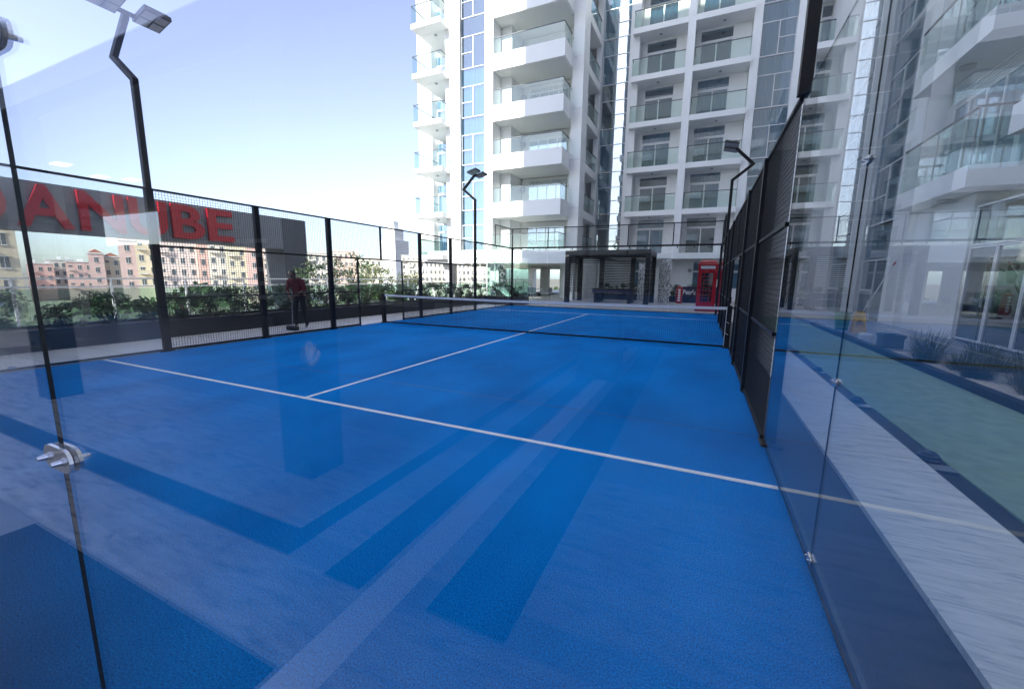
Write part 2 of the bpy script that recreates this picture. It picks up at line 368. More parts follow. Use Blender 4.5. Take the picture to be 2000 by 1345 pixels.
# ------------------------------------------------------------------ glass walls
GT = 0.0066
bw = thing('back_glass_wall', 'tall clear glass back wall right in front of the viewer, bolted steel clamps on its left joint', 'glass wall', (5, 0, 0), 'glass walls round the court')
xs = [0.0, 2.23, 4.23, 6.23, 8.23, 10.0-GT-0.004]
for a, c in zip(xs[:-1], xs[1:]): pane('glass_pane', a+0.0008, c-0.0008, -GT/2, GT/2, 0.012, 3.0, bw)
MB().box(0, 9.98, -0.03, -0.008, 0.0, 0.04).build('base_channel', 'channel', bw)
def clamp(parent, x, y, z, axis, sc_=1.0):
    """two-bolt clamp plates on both faces of a pane joint; axis = outward normal sign along y or x"""
    for s_ in (-1, 1):
        mb = MB(); pts = []
        for cx_, a0 in ((0.048, -90), (-0.048, 90)):
            for k in range(7):
                a = R(a0+180*k/6); pts.append((cx_+0.036*math.cos(a), 0.036*math.sin(a)))
        lo, hi = sorted((s_*(GT/2+0.001), s_*(GT/2+0.007)))
        mb.prism(pts, lo, hi, 'y' if axis == 'y' else 'x')
        for v_ in range(len(mb.v)):
            p = mb.v[v_]; mb.v[v_] = (p[0]+x, p[1]+y, p[2]+z)
        mb.v = [(x+(p[0]-x)*(1 if axis == 'x' else sc_), y+(p[1]-y)*(1 if axis == 'y' else sc_), z+(p[2]-z)*sc_) for p in mb.v]
        o = mb.build('clamp_plate', 'clamp_steel', parent)
        for dx in (-0.045*sc_, 0.045*sc_):
            q = MB(); n0 = s_*(GT/2+0.007); n1 = s_*(GT/2+0.007+0.005*sc_); n2 = s_*(GT/2+0.007+0.026*sc_)
            def P(n): return (x+dx, y+n, z) if axis == 'y' else (x+n, y+dx, z)
            q.cyl(P(n0), P(n1), 0.013*sc_, 0.013*sc_, 8); q.cyl(P(n1), P(n2), 0.009*sc_, 0.006*sc_, 10)
            q.build('bolt', 'steel', o)
for z in (1.14, 1.90, 2.7, 0.25): clamp(bw, 8.23, 0, z, 'y', 0.68)
for xx in (2.23, 4.23, 6.23):
    for z in (0.25, 1.13, 1.92): clamp(bw, xx, 0, z, 'y')
# dried splash on the pane
sm = MB()
for k in range(70):
    f_ = random.uniform(-1, 1); x0_, z0_ = 8.9595+f_*0.006+random.uniform(-.004, .004), 1.404+random.uniform(-.003, .018)
    x1_, z1_ = 8.962+f_*0.017, 1.4325-abs(f_)**1.5*0.011+random.uniform(-.007, .002); xm, zm = x0_*0.45+x1_*0.55+f_*0.002, (z0_+z1_)/2; w_ = random.uniform(.00015, .0006); yy_ = -GT/2-0.0006
    sm.add([(x0_-w_*.4, yy_, z0_), (x0_+w_*.4, yy_, z0_), (xm+w_, yy_, zm), (x1_+w_*.5, yy_, z1_), (x1_-w_*.5, yy_, z1_), (xm-w_, yy_, zm)], [(0, 1, 2, 5), (5, 2, 3, 4)])
mm = bpy.data.materials.new('smear'); mm.use_nodes = True; MATS['smear'] = mm
tt_ = mm.node_tree; tt_.nodes.clear(); oo = tt_.nodes.new("ShaderNodeOutputMaterial"); a1 = tt_.nodes.new("ShaderNodeMixShader"); a1.inputs[0].default_value = 0.2
a2 = tt_.nodes.new("ShaderNodeBsdfTransparent"); a3 = tt_.nodes.new("ShaderNodeBsdfTranslucent"); a3.inputs[0].default_value = (0.9, 0.9, 0.9, 1)
tt_.links.new(a2.outputs[0], a1.inputs[1]); tt_.links.new(a3.outputs[0], a1.inputs[2]); tt_.links.new(a1.outputs[0], oo.inputs[0])
sm.build('dried_smear', 'smear', bw)

def side_glass(nm, X, y0, y1, seam, lab, zt=3.0, sgn=1):
    s = thing(nm, lab, 'glass wall', (X, (y0+y1)/2, 0), 'glass walls round the court')
    pane('glass_pane', X-GT/2, X+GT/2, y0+0.003, seam-0.0008, 0.012, zt, s); pane('glass_pane', X-GT/2, X+GT/2, seam+0.0008, y1-0.003, 0.012, zt, s)
    for z in (0.06, 1.02, 2.05): clamp(s, X, seam, z, 'x', 0.5)
    MB().box(X+sgn*0.008, X+sgn*0.03, y0, y1, 0, 0.05).build('base_channel', 'channel', s)
    return s
rg = side_glass('side_glass_wall', 10.0, -0.006, 3.94, 2.12, 'clear glass side wall on the right, in front of the marble border')
lg = side_glass('side_glass_wall', 0.0, 0.01, 3.94, 2.0, 'clear glass side wall on the left, before the dark planter', sgn=-1)
MB().box(-0.02, 0.02, 0, 3.94, 3.004, 3.04).build('top_rail', 'black_metal', lg)
lf = side_glass('side_glass_wall', 0.0, 16.06, 19.93, 18.0, 'far clear glass side wall on the left, between lamp post and corner post', sgn=-1)
rf = side_glass('side_glass_wall', 10.0, 16.06, 19.93, 18.0, 'far clear glass side wall on the right, near the red booth')
for s_, X in ((lf, 0.0), (rf, 10.0)):
    MB().box(X-0.03, X+0.03, 16.06, 19.93, 3.004, 3.07).build('top_rail', 'black_metal', s_)
    for k in range(5): MB().cyl((X, 16.6+k*0.75, 2.93), (X, 16.6+k*0.75, 2.99), 0.02, n=8).build('clip', 'black_metal', s_)

def wires(mb, ax, c, a0, a1, z0, z1, st=0.05, r=0.0025):
    n = int(round((a1-a0)/st)); k = int(round((z1-z0)/st))
    for i in range(n+1):
        a = a0+(a1-a0)*i/n
        if ax == 'x': mb.box(c-r, c+r, a-r, a+r, z0, z1)
        else: mb.box(a-r, a+r, c-r, c+r, z0, z1)
    for j in range(k+1):
        z = z0+(z1-z0)*j/k
        if ax == 'x': mb.box(c+r, c+3*r, a0, a1, z-r, z+r)
        else: mb.box(a0, a1, c+r, c+3*r, z-r, z+r)
    return mb
fe = thing('far_glass_wall', 'glass wall at the far end of the court with black mesh strip on top', 'glass wall', (5, 20, 0), 'glass walls round the court')
for i in range(5): pane('glass_pane', i*2+0.03, i*2+1.97, 20-GT/2, 20+GT/2, 0.03, 2.99, fe)
MB().box(-0.05, 10.05, 19.965, 20.035, 3.0, 3.08).build('top_rail', 'black_metal', fe)
MB().box(-0.05, 10.05, 19.98, 20.02, 4.0, 4.04).build('upper_rail', 'black_metal', fe)
for i in range(6): MB().box(i*2-0.02, i*2+0.02, 19.98, 20.02, 3.08, 4.0).build('upper_post', 'black_metal', fe)
for i in (0, 5): MB().box(i*2-0.05, i*2+0.05, 19.94, 20.04, 0, 3.0).build('corner_post', 'black_metal', fe)
MB().box(0.05, 9.95, 19.97, 20.03, 0.0, 0.025).build('base_rail', 'black_metal', fe)
stuff(wires(MB(), 'y', 20.0, 0.02, 9.98, 3.1, 3.99).build('wire_mesh', 'black_wire', fe))
for X in (0, 10):
    MB().box(X-0.02, X+0.02, 17.94, 17.98, 3.08, 4.0).build('upper_post', 'black_metal', fe)
    MB().box(X-0.018, X+0.018, 17.98, 19.975, 4.002, 4.038).build('upper_rail', 'black_metal', fe)
    stuff(wires(MB(), 'x', X, 18.0, 19.95, 3.1, 3.99).build('wire_mesh', 'black_wire', fe))
for i in range(14): MB().cyl((0.5+i*0.7, 20, 2.92), (0.5+i*0.7, 20, 2.995), 0.022, n=8).build('clip', 'black_metal', fe)

# ------------------------------------------------------------------ mesh fences along both sides
def mesh_fence(X, sg, lab):
    s = thing('mesh_fence', lab, 'fence', (X, 10, 0), 'mesh fences along the court')
    for y in (4, 6, 8, 12, 14, 16):
        w_ = 0.055 if y not in (4, 16) else 0.06
        px0, px1 = (X-0.045, X+0.045) if (sg < 0 or y != 4) else (X+0.012, X+0.09)
        p = MB().box(px0, px1, y-w_, y+w_, 0, 3.02).build('post', 'black_metal', s)
        MB().bbox(X-0.09+sg*0.06, X+0.09+sg*0.06, y-0.12, y+0.12, -0.003, 0.02, 0.006).build('base_plate', 'black_metal', p)
    MB().box(X-0.02, X+0.02, 9.97, 10.03, 2.0, 3.0).build('post', 'black_metal', s)
    for y in (9.0, 11.0): MB().box(X-0.02, X+0.02, y-0.02, y+0.02, 0, 2.0).build('gate_post', 'black_metal', s)
    for z in (3.0,): MB().box(X-0.018, X+0.018, 4.06, 15.94, z, z+0.035).build('rail', 'black_metal', s)
    for a, c in ((4.06, 5.945), (6.055, 7.945), (8.055, 11.945), (12.055, 13.945), (14.055, 15.94)):
        MB().box(X-0.018, X+0.018, a, c, 1.985, 2.02).build('rail', 'black_metal', s)
    for a, c in ((4.06, 5.945), (6.055, 7.945), (8.055, 8.98), (11.02, 11.945), (12.055, 13.945), (14.055, 15.94)):
        MB().box(X-0.018, X+0.018, a, c, 1.01, 1.04).build('rail', 'black_metal', s)
        MB().box(X-0.02, X+0.02, a, c, 0.02, 0.055).build('rail', 'black_metal', s)
        stuff(wires(MB(), 'x', X, a, c, 0.06, 1.98).build('wire_mesh', 'black_wire', s))
    for a, c in ((4.06, 5.945), (6.055, 7.945), (8.055, 9.96), (10.04, 11.945), (12.055, 13.945), (14.055, 15.94)):
        stuff(wires(MB(), 'x', X, a, c, 2.03, 2.99).build('wire_mesh', 'black_wire', s))
    return s
mesh_fence(0.0, -1, 'black wire mesh fence along the left of the court, before the planter')
mesh_fence(10.0, 1, 'black wire mesh fence seen edge-on along the right of the court')

# ------------------------------------------------------------------ floodlight posts
def lamp_post(X, Y, sg, lab):
    s = thing('floodlight_post', lab, 'floodlight post', (X, Y, 3.02), 'floodlight posts')
    W = 0.09
    MB().bar((X, Y, 3.021), (X, Y, 4.85), W, W).build('pole', 'black_metal', s)
    a = MB(); a.bar((X-sg*0.02, Y, 4.83), (X+sg*0.60, Y, 5.33), W*0.98, W*0.98); a.bar((X+sg*0.60, Y, 5.29), (X+sg*0.02, Y, 5.87), W*0.97, W*0.97)
    a.build('bent_arm', 'black_metal', s)
    MB().bar((X, Y-0.42, 5.9), (X, Y+0.42, 5.9), 0.05, 0.06).build('crossbar', 'black_metal', s)
    for dy in (-0.32, 0.32):
        h = MB(); c = Vector((X-sg*0.12, Y+dy, 5.93)); tl = R(14)
        ux = Vector((-sg*math.cos(tl), 0, math.sin(tl))); uz = Vector((sg*math.sin(tl)*1, 0, math.cos(tl)))
        h.bar(c-ux*0.22, c+ux*0.22, 0.40, 0.07, up=uz)
        for k in range(7): h.bar(c+uz*0.055+ux*(-0.18+0.06*k)-Vector((0, 0.17, 0)), c+uz*0.055+ux*(-0.18+0.06*k)+Vector((0, 0.17, 0)), 0.012, 0.04, up=uz)
        fl = h.build('floodlight', 'dark_lamp', s)
        for i in (-1, 1):
            for j in (-1, 1):
                q = MB(); cc = c+ux*0.105*i+Vector((0, 0.095*j, 0))-uz*0.04
                q.bar(cc-ux*0.088, cc+ux*0.088, 0.165, 0.012, up=uz); q.build('lens', 'lamp_glass', fl)
    return s
lamp_post(0, 4, -1, 'tall bent black floodlight post on the left, nearest the viewer')
lamp_post(0, 16, -1, 'small bent floodlight post on the left, in front of the white tower')
lamp_post(10, 16, 1, 'small bent floodlight post on the right, above the red booth')
lamp_post(10, 4, 1, 'thick black floodlight post at top right, cut by the frame')

# ------------------------------------------------------------------ net
n = thing('padel_net', 'black court net with white top tape across the blue court', 'net', (5, 10, 0))
seg = 20
def nz(x): return 0.88+0.04*((x-5)/5)**2
nm = MB(); r_ = 0.0022
for i in range(int(9.9/0.045)):
    x = 0.06+i*0.045; nm.box(x-r_, x+r_, 10-r_, 10+r_, 0.05, nz(x)-0.03)
for j in range(19):
    f_ = j/18
    for i in range(seg):
        xa, xb = 0.06+9.88*i/seg, 0.06+9.88*(i+1)/seg
        za, zb = 0.05+(nz(xa)-0.08)*f_, 0.05+(nz(xb)-0.08)*f_
        nm.bar((xa, 10+2*r_, za), (xb, 10+2*r_, zb), 2*r_)
stuff(nm.build('net_mesh', 'black_wire', n))
tp = MB()
for i in range(seg):
    xa, xb = 0.05+9.9*i/seg, 0.05+9.9*(i+1)/seg
    tp.bar((xa, 10.003, nz(xa)-0.03), (xb, 10.003, nz(xb)-0.03), 0.016, 0.06)
tp.build('top_tape', 'net_tape', n)
MB().box(0.06, 9.94, 9.992, 10.012, 0.012, 0.05).build('bottom_tape', 'black_metal', n)
for x in (0.04, 9.96):
    p = MB().box(x-0.05, x+0.05, 9.95, 10.05, 0.005, 0.95).build('post', 'black_metal', n)
    MB().bbox(x-0.09, x+0.09, 9.9, 10.1, 0.004, 0.022, 0.005).build('base_plate', 'black_metal', p)
rp = MB(); rp.cyl((9.90, 9.93, 0.9), (9.90, 9.93, 0.05), 0.006, n=6); rp.cyl((9.90, 9.93, 0.35), (9.97, 9.94, 0.3), 0.006, n=6); rp.cyl((9.90, 9.93, 0.6), (9.97, 9.94, 0.56), 0.006, n=6)
rp.build('tie_rope', 'net_tape', n)

# ------------------------------------------------------------------ windows (shared meshes)
WC = {}
def window_proto(kind, w_, h):
    key = (kind, round(w_, 2), round(h, 2))
    if key in WC: return WC[key]
    f = MB(); fw = 0.045; panes = []
    def cell(x0, x1, z0, z1): panes.append(MB().box(x0, x1, 0.02, 0.03, z0, z1).mesh('pane', 'window_glass'))
    def fr(x0, x1, z0, z1): f.box(x0, x1, -0.01, 0.06, z0, z1)
    if kind in ('strip', 'strip_r'):
        t_ = h*0.64; mx = w_*(0.47 if kind == 'strip' else 0.52); mz = t_*0.5
        fr(0, w_, 0, fw); fr(0, w_, t_-fw/2, t_+fw/2); fr(mx-fw/2, mx+fw/2, fw, t_-fw/2); fr(0, 0.03, fw, t_-fw/2); fr(w_-0.03, w_, fw, t_-fw/2)
        if kind == 'strip': fr(0.03, mx-fw/2, mz-fw/2, mz+fw/2)
        else: fr(mx+fw/2, w_-0.03, mz-fw/2, mz+fw/2)
        cell(0.002, w_-0.002, t_+fw/2, h-0.005)
        if kind == 'strip': cell(0.03, mx-fw/2, fw, mz-fw/2); cell(0.03, mx-fw/2, mz+fw/2, t_-fw/2); cell(mx+fw/2, w_-0.03, fw, t_-fw/2)
        else: cell(mx+fw/2, w_-0.03, fw, mz-fw/2); cell(mx+fw/2, w_-0.03, mz+fw/2, t_-fw/2); cell(0.03, mx-fw/2, fw, t_-fw/2)
    elif kind == 'door':
        t_ = h*0.70; tt = h*0.76; cols = 2
        fr(0, w_, 0, fw); fr(0, w_, t_, tt); fr(0, w_, h-0.03, h); fr(0, fw, fw, t_); fr(w_-fw, w_, fw, t_); fr(w_/2-0.04, w_/2+0.04, fw, t_)
        cell(fw, w_/2-0.04, fw, t_); cell(w_/2+0.04, w_-fw, fw, t_); cell(0, w_, tt, h-0.03)
    elif kind == 'slider':
        n_ = 4; t_ = h*0.86
        fr(0, w_, 0, fw); fr(0, w_, t_-fw, t_); fr(0, w_, h-0.04, h)
        for i in range(n_+1):
            x = (w_-fw)*i/n_; fr(x, x+fw, fw, t_-fw)
        for i in range(n_): cell((w_-fw)*i/n_+fw, (w_-fw)*(i+1)/n_, fw, t_-fw)
        for i in range(4): f.box(0, w_, 0.0, 0.04, t_+0.03+i*(h-t_-0.08)/4, t_+0.03+i*(h-t_-0.08)/4+0.02)
    elif kind == 'plain':
        fr(0, w_, 0, fw); fr(0, w_, h-fw, h); fr(0, fw, fw, h-fw); fr(w_-fw, w_, fw, h-fw)
        cell(fw, w_-fw, fw, h-fw)
    cur = MB(); N = max(10, int(w_*14)); V = []
    for i in range(N+1):
        x = 0.02+(w_-0.04)*i/N; y = 0.16+0.035*math.sin(i*1.9)+0.015*math.sin(i*0.7+w_); V += [(x, y, 0.03), (x, y, h-0.02)]
    cur.add(V, [(2*i, 2*i+2, 2*i+3, 2*i+1) for i in range(N)])
    WC[key] = dict(frame=f.mesh('window', 'white_metal'), panes=panes, curtain={c: None for c in ()}, cur=cur,
                   inner=MB().box(-0.02, w_+0.02, 0.42, 0.44, -0.02, h+0.02).mesh('dark_backing', 'room_shade'))  # near-black sheet close behind the panes, its colour stands for unlit room depth
    WC[key]['cm'] = cur.mesh('curtain', 'curtain'); WC[key]['cg'] = cur.mesh('curtain', 'curtain_grey')
    return WC[key]
def window(parent, kind, x, y, z, w_, h, rz=0, cur=1):
    P = window_proto(kind, w_, h)
    o = link('window', P['frame'], parent, (x, y, z), rz)
    for p in P['panes']: link('pane', p, o)
    link('dark_backing', P['inner'], o)
    if cur == 1: link('curtain', P['cm'], o)
    if cur == 2: link('curtain', P['cg'], o)
    return o
def rail_glass(parent, pts, z0, z1):
    """glass balustrade along a plan polyline with a thin top rail"""
    for (xa, ya), (xb, yb) in zip(pts[:-1], pts[1:]):
        mb = MB().bar((xa, ya, (z0+z1)/2), (xb, yb, (z0+z1)/2), 0.012, z1-z0); o = mb.build('railing_glass', 'rail_glass', parent)
        MB().bar((xa, ya, z1+0.018), (xb, yb, z1+0.018), 0.045, 0.045).build('handrail', 'rail_dark', parent)

# ------------------------------------------------------------------ left tower
T = thing('residential_tower', 'white apartment tower with glass-railed balconies, partly sunlit, left of centre', 'building', (-5, 27, 0))
ST = 3.12; B0 = 5.6
levels = [B0+ST*k for k in range(0, 6)]
MB().box(-12.0, -8.1, 28.7, 45, 3.4, 40).build('wall', 'white_paint', T)
MB().box(-8.1, 0.2, 29.3, 45, 3.4, 40).build('wall', 'white_paint', T)
MB().box(-9.9, 1.35, 26.0, 45, 2.47, 3.40).build('transfer_slab', 'white_paint', T)
zs = [3.41]+[z+0.6 for z in levels]+[26.0, 32.0, 40.0]
for a, c in zip(zs[:-1], zs[1:]):
    MB().box(-8.1, -6.93, 26.0, 29.29, a+0.004, c-0.008).build('wall_panel', 'white_panel', T)
    MB().box(-5.0, -4.36, 26.0, 29.29, a+0.004, c-0.008).build('wall_panel', 'white_panel', T)
    MB().box(-4.35, -3.55, 27.2, 29.29, a+0.004, c-0.008).build('wall_panel', 'white_panel', T)
    MB().box(0.62, 1.35, 27.6, 28.9, a+0.004, c-0.008).build('wall_panel', 'white_panel', T)
    MB().box(0.95, 1.35, 32.3, 33.0, a+0.004, c-0.008).build('wall_panel', 'white_panel', T)
    MB().box(-12.0, -10.7, 28.0, 28.69, a+0.004, c-0.008).build('wall_panel', 'white_panel', T)
for k, z in enumerate([B0-ST+0.35]+levels):
    zz = z+0.62 if k else 3.40
    hh = (levels[k]+0.62 if k < len(levels) else z+ST+0.6)-zz
    window(T, 'strip', -6.92, 26.25, zz, 1.91, hh-0.01, cur=1 if k < 4 else 0)
    # small balcony, left
    sz = zz-0.52 if k else 3.12
z = B0-ST
s = MB().box(-10.2, -8.12, 25.4, 28.69, 2.75, 3.1).build('small_balcony', 'white_panel', T)
rail_glass(s, [(-10.17, 28.0), (-10.17, 25.43), (-8.14, 25.43)], 3.1, 4.2)
window(T, 'door', -10.6, 28.55, 3.41, 2.3, 2.25, cur=1)
rail_glass(bpy.data.objects['transfer_slab'], [(-4.3, 26.06), (0.52, 26.06), (0.52, 27.58)], 3.41, 4.45)
window(T, 'slider', -2.9, 28.9, 3.42, 2.9, 2.1, cur=0)
MB().box(-3.5, 0.6, 29.1, 29.28, 3.42, 5.61).build('back_wall', 'soffit', T)
rail_glass(bpy.data.objects['transfer_slab'], [(1.26, 28.95), (1.26, 32.25)], 3.41, 4.5)
for k, z in enumerate(levels):
    s = MB().box(-10.2, -7.82, 25.0, 25.99, z+0.1, z+0.42).build('small_balcony', 'white_panel', T)
    MB().box(-10.2, -8.12, 26.0, 28.69, z+0.1, z+0.42).build('slab', 'white_panel', s)
    rail_glass(s, [(-10.17, 28.0), (-10.17, 25.03), (-7.85, 25.03), (-7.85, 25.98)], z+0.44, z+1.5)
    MB().cyl((-9.0, 26.2, z+0.099), (-9.0, 26.2, z+0.05), 0.10, n=12).build('ceiling_light', 'grey_metal', s)
    window(T, 'door', -10.6, 28.55, z+0.44, 2.3, 2.72, cur=1 if k % 2 else 0)
    # big balcony
    s = MB().box(-4.36, 0.6, 25.99, 26.14, z, z+1.0).build('balcony_front', 'white_paint', T)
    MB().box(0.45, 0.6, 26.141, 27.59, z, z+1.0).build('balcony_side', 'white_paint', s)
    MB().box(-4.34, 0.449, 26.141, 29.29, z+0.02, z+0.3).build('slab', 'soffit', s)
    rail_glass(s, [(-4.3, 26.06), (0.52, 26.06), (0.52, 27.58)], z+1.0, z+1.95)
    window(T, 'slider', -2.9, 28.9, z+0.31, 2.9, 2.6, cur=(1, 0, 2, 0, 1, 2)[k])
    MB().box(-3.5, 0.6, 29.1, 29.28, z+0.31, z+ST).build('back_wall', 'soffit', T)
    MB().box(0.1, 0.6, 28.91, 29.09, z+0.31, z+ST).build('back_wall', 'soffit', T)
    MB().cyl((0.30, 28.9, z+2.3), (0.30, 28.7, z+2.3), 0.09, n=12).build('wall_lamp', 'grey_metal', T)
    MB().box(-3.45, -3.2, 28.7, 29.0, z+2.2, z+2.5).build('vent_pipe', 'grey_metal', T)
    # loggia on the right flank
    s = MB().box(1.18, 1.34, 28.91, 32.29, z+0.1, z+0.62).build('flank_balcony', 'white_paint', T)
    MB().box(-0.6, 1.17, 28.92, 32.29, z+0.1, z+0.35).build('slab', 'soffit', s)
    rail_glass(s, [(1.26, 28.95), (1.26, 32.25)], z+0.62, z+1.75)
MB().box(0.21, 0.5, 29.3, 33, 3.4, 40).build('loggia_wall', 'soffit', T)
# ground floor: columns, dark wall, fascia
for x, y in ((-8.5, 27), (-4.6, 27.2), (0.8, 28), (-8.5, 36), (-4.0, 36), (-0.5, 40), (-8.5, 44)):
    MB().box(x-0.35, x+0.35, y-0.35, y+0.35, -0.05, 2.469).build('column', 'white_paint', T)
MB().box(-0.6, 1.3, 30, 38, -0.05, 2.469).build('lobby_wall', 'soffit', T)

# ------------------------------------------------------------------ middle building
K = thing('apartment_building', 'white shaded apartment block with two columns of balconies, behind the pergola', 'building', (8, 33, 0))
S2 = 3.08; lv2 = [3.0+S2*k for k in range(0, 7)]
MB().box(1.36, 19.0, 34.1, 48, 3.41, 40).build('wall', 'white_paint', K)
MB().box(1.36, 19.0, 33.9, 48, -0.05, 2.99).build('ground_wall', 'white_paint', K)
MB().box(2.9, 19.0, 32.0, 33.89, 3.0, 3.41).build('canopy', 'white_paint', K)
zz2 = [3.42]+[z+0.36 for z in lv2[1:]]+[24.5, 32, 40]
for a, c in zip(zz2[:-1], zz2[1:]):
    for x0, x1 in ((3.31, 3.98), (11.02, 11.5), (13.42, 14.2)):
        MB().box(x0, x1, 32.45, 34.09, a+0.003, c-0.006).build('wall_panel', 'white_panel', K)
    MB().box(7.14, 7.62, 32.02, 33.39, a+0.003, c-0.006).build('pier', 'white_panel', K)
for k, z in enumerate(lv2):
    hh = S2
    zb = z+0.42 if k == 0 else z+0.36
    h_ = (lv2[k+1]+0.36 if k+1 < len(lv2) else z+S2+0.36)-zb-0.006
    window(K, 'strip_r', 1.38, 32.7, zb, 1.92, h_, cur=1 if k in (1, 2, 4, 5) else 0)
    window(K, 'strip_r', 11.51, 32.6, zb, 1.90, h_, cur=1)
    for (x0, x1, wx, ww) in ((3.57, 7.13, 4.4, 1.95), (7.63, 11.01, 7.95, 1.95), (14.21, 17.8, 14.8, 1.95)):
        if k:
            s = MB().box(x0, x1, 32.0, 33.39, z, z+0.36).build('balcony_slab', 'white_paint', K)
            rail_glass(s, [(x0+0.05, 33.3), (x0+0.05, 32.06), (x1-0.03, 32.06)], z+0.36, z+1.44)
            MB().cyl(((x0+x1)/2, 32.7, z-0.001), ((x0+x1)/2, 32.7, z-0.05), 0.09, n=12).build('ceiling_light', 'grey_metal', s)
        # back wall with the door opening
        zf = z+0.37 if k else 3.42; zt = lv2[k+1]-0.002 if k+1 < len(lv2) else z+S2
        dh = min(2.62, zt-zf-0.1)
        bwm = MB(); bwm.box(x0+0.01 if x0 > 4 else 3.99, wx-0.002, 33.4, 33.6, zf, zt); bwm.box(wx+ww+0.002, x1-0.01, 33.4, 33.6, zf, zt); bwm.box(wx, wx+ww, 33.4, 33.6, zf+dh+0.005, zt)
        bwm.build('back_wall', 'white_paint', K)
        window(K, 'door', wx, 33.45, zf, ww, dh, cur=(0, 1, 2, 1, 0, 1, 0)[(k+int(x0)) % 7])
# ground-floor windows and doors of the middle building
for x0, w_ in ((4.0, 1.0), (8.6, 1.2), (10.5, 1.6)):
    window(K, 'plain', x0, 33.8, 0.9, w_, 1.2, cur=0); window(K, 'plain', x0, 33.8, 2.15, w_, 0.75, cur=0)
MB().cyl((8.4, 33.88, 2.2), (8.4, 33.75, 2.2), 0.14, n=12).build('wall_lamp', 'grey_metal', K)

# ------------------------------------------------------------------ right wing
W = thing('side_wing', 'white building wing at the right with large corner balcony and glass doors', 'building', (16, 16, 0))
MB().box(16.1, 30, 2, 48, -0.05, 40).build('wall', 'white_paint', W)
zw = [-0.05, 3.7, 7.1, 10.5, 13.9, 17.3, 20.7, 24.1]
for a, c in zip(zw[:-1], zw[1:]):
    MB().box(15.3, 16.09, 17.6, 18.88, a+0.003, c-0.006).build('wall_panel', 'white_panel', W)
    MB().box(15.3, 16.09, 21.82, 23.5, a+0.003, c-0.006).build('wall_panel', 'white_panel', W)
    MB().box(15.3, 16.09, 26.6, 33.8, a+0.003, c-0.006).build('wall_panel', 'white_panel', W)
    # window bay between the columns: outward -X
    window(W, 'strip', 15.45, 21.81, a+0.06, 2.92, c-a-0.07, R(-90), cur=1)
    window(W, 'strip', 15.45, 26.59, a+0.06, 3.08, c-a-0.07, R(-90), cur=0)
for k in range(5):
    z = 3.8+3.4*k
    s = MB().box(14.9, 16.08, 13.6, 17.59, z, z+0.5).build('corner_balcony', 'white_paint', W)
    rail_glass(s, [(14.95, 17.55), (14.95, 13.65), (16.08, 13.65)], z+0.5, z+1.78)
    for yy in (13.65, 15.5): MB().box(14.935, 14.965, yy-0.015, yy+0.015, z+0.5, z+1.8).build('rail_post', 'grey_metal', s)
    window(W, 'slider', 15.85, 17.3, z+0.52, 3.2, 2.75, R(-90), cur=0)
    s = MB().box(14.6, 16.08, 8.2, 11.6, z+0.6, z+1.15).build('corner_balcony', 'white_paint', W)
    rail_glass(s, [(14.65, 11.55), (14.65, 8.25)], z+1.15, z+2.1)
    window(W, 'slider', 15.9, 13.3, z+0.1, 4.8, 2.9, R(-90), cur=0)
    MB().cyl((15.3, 15.5, z-0.001), (15.3, 15.5, z-0.06), 0.16, n=14).build('ceiling_light', 'grey_metal', s)
MB().box(15.5, 16.09, 14.45, 17.59, -0.05, 3.79).build('ground_wall', 'white_panel', W)
window(W, 'plain', 15.55, 14.4, 2.45, 4.5, 1.0, R(-90), cur=0)
for i in range(4): window(W, 'plain', 15.55, 14.4-i*1.12, 0.08, 1.1, 2.35, R(-90), cur=0)
MB().cyl((15.48, 13.38, 0.95), (15.48, 13.38, 1.5), 0.02, n=8).build('door_handle', 'steel', W)
MB().box(15.5, 16.09, 4, 9.85, -0.05, 3.79).build('ground_wall', 'white_panel', W)

# ------------------------------------------------------------------ block behind the photographer (shades the court, mirrored in the glass)
H = thing('rear_tower', 'tall apartment block behind the viewer, its terrace mirrored in the glass', 'building', (5, -15, 0))
MB().box(-5.0, 22, -22, -9.5, 4.4, 46).build('wall', 'rear_render', H)
MB().box(-36, 20, -9.49, -3.0, 4.0, 4.38).build('terrace_ceiling', 'ceil_white', H)
for x in (-6.5, -2.1, 2.27, 6.68, 11.1):
    MB().box(x-0.15, x+0.15, -1.95, -1.65, -0.02, 3.2).build('column', 'column_dark', H)
MB().box(-7, 12, -1.93, -1.67, 3.201, 3.4).build('beam', 'column_dark', H)
for x in (-8, 8, 16): MB().box(x-0.3, x+0.3, -6.3, -5.7, -0.02, 3.999).build('column', 'column_dark', H)
MB().box(-11.4, 34, -9.9, -9.52, -0.02, 4.39).build('back_wall', 'wood_dark', H)
MB().box(-19.0, -11.401, -9.9, -9.52, -0.02, 2.7).build('back_wall', 'wood_dark', H)
MB().box(-36, -19.001, -9.9, -9.52, -0.02, 4.39).build('back_wall', 'wood_dark', H)
for x in (-9.6, -6.6, -3.6, -0.6, 2.4):
    for i in range(5): MB().box(x, x+2.4, -9.515, -9.48, 0.6+i*0.5, 0.75+i*0.5).build('louvre', 'ceil_white', H)
lm = bpy.data.materials.new('downlight'); lm.use_nodes = True; e = lm.node_tree.nodes["Principled BSDF"]; e.inputs["Emission Color"].default_value = (1, 0.96, 0.9, 1); e.inputs["Emission Strength"].default_value = 2.2; MATS['downlight'] = lm
for x, y, lx in ((-4.8, -4.6, .4), (-5.6, -5.6, .4), (-5.2, -6.1, .4)):
    MB().box(x, x+lx, y, y+0.25, 3.985, 3.997).build('downlight', 'downlight', H)
for k in range(5):
    z = 8+3.3*k
    for x in (-5, 3, 11): MB().box(x, x+5, -9.49, -8.2, z, z+0.9).build('balcony', 'white_paint', H)

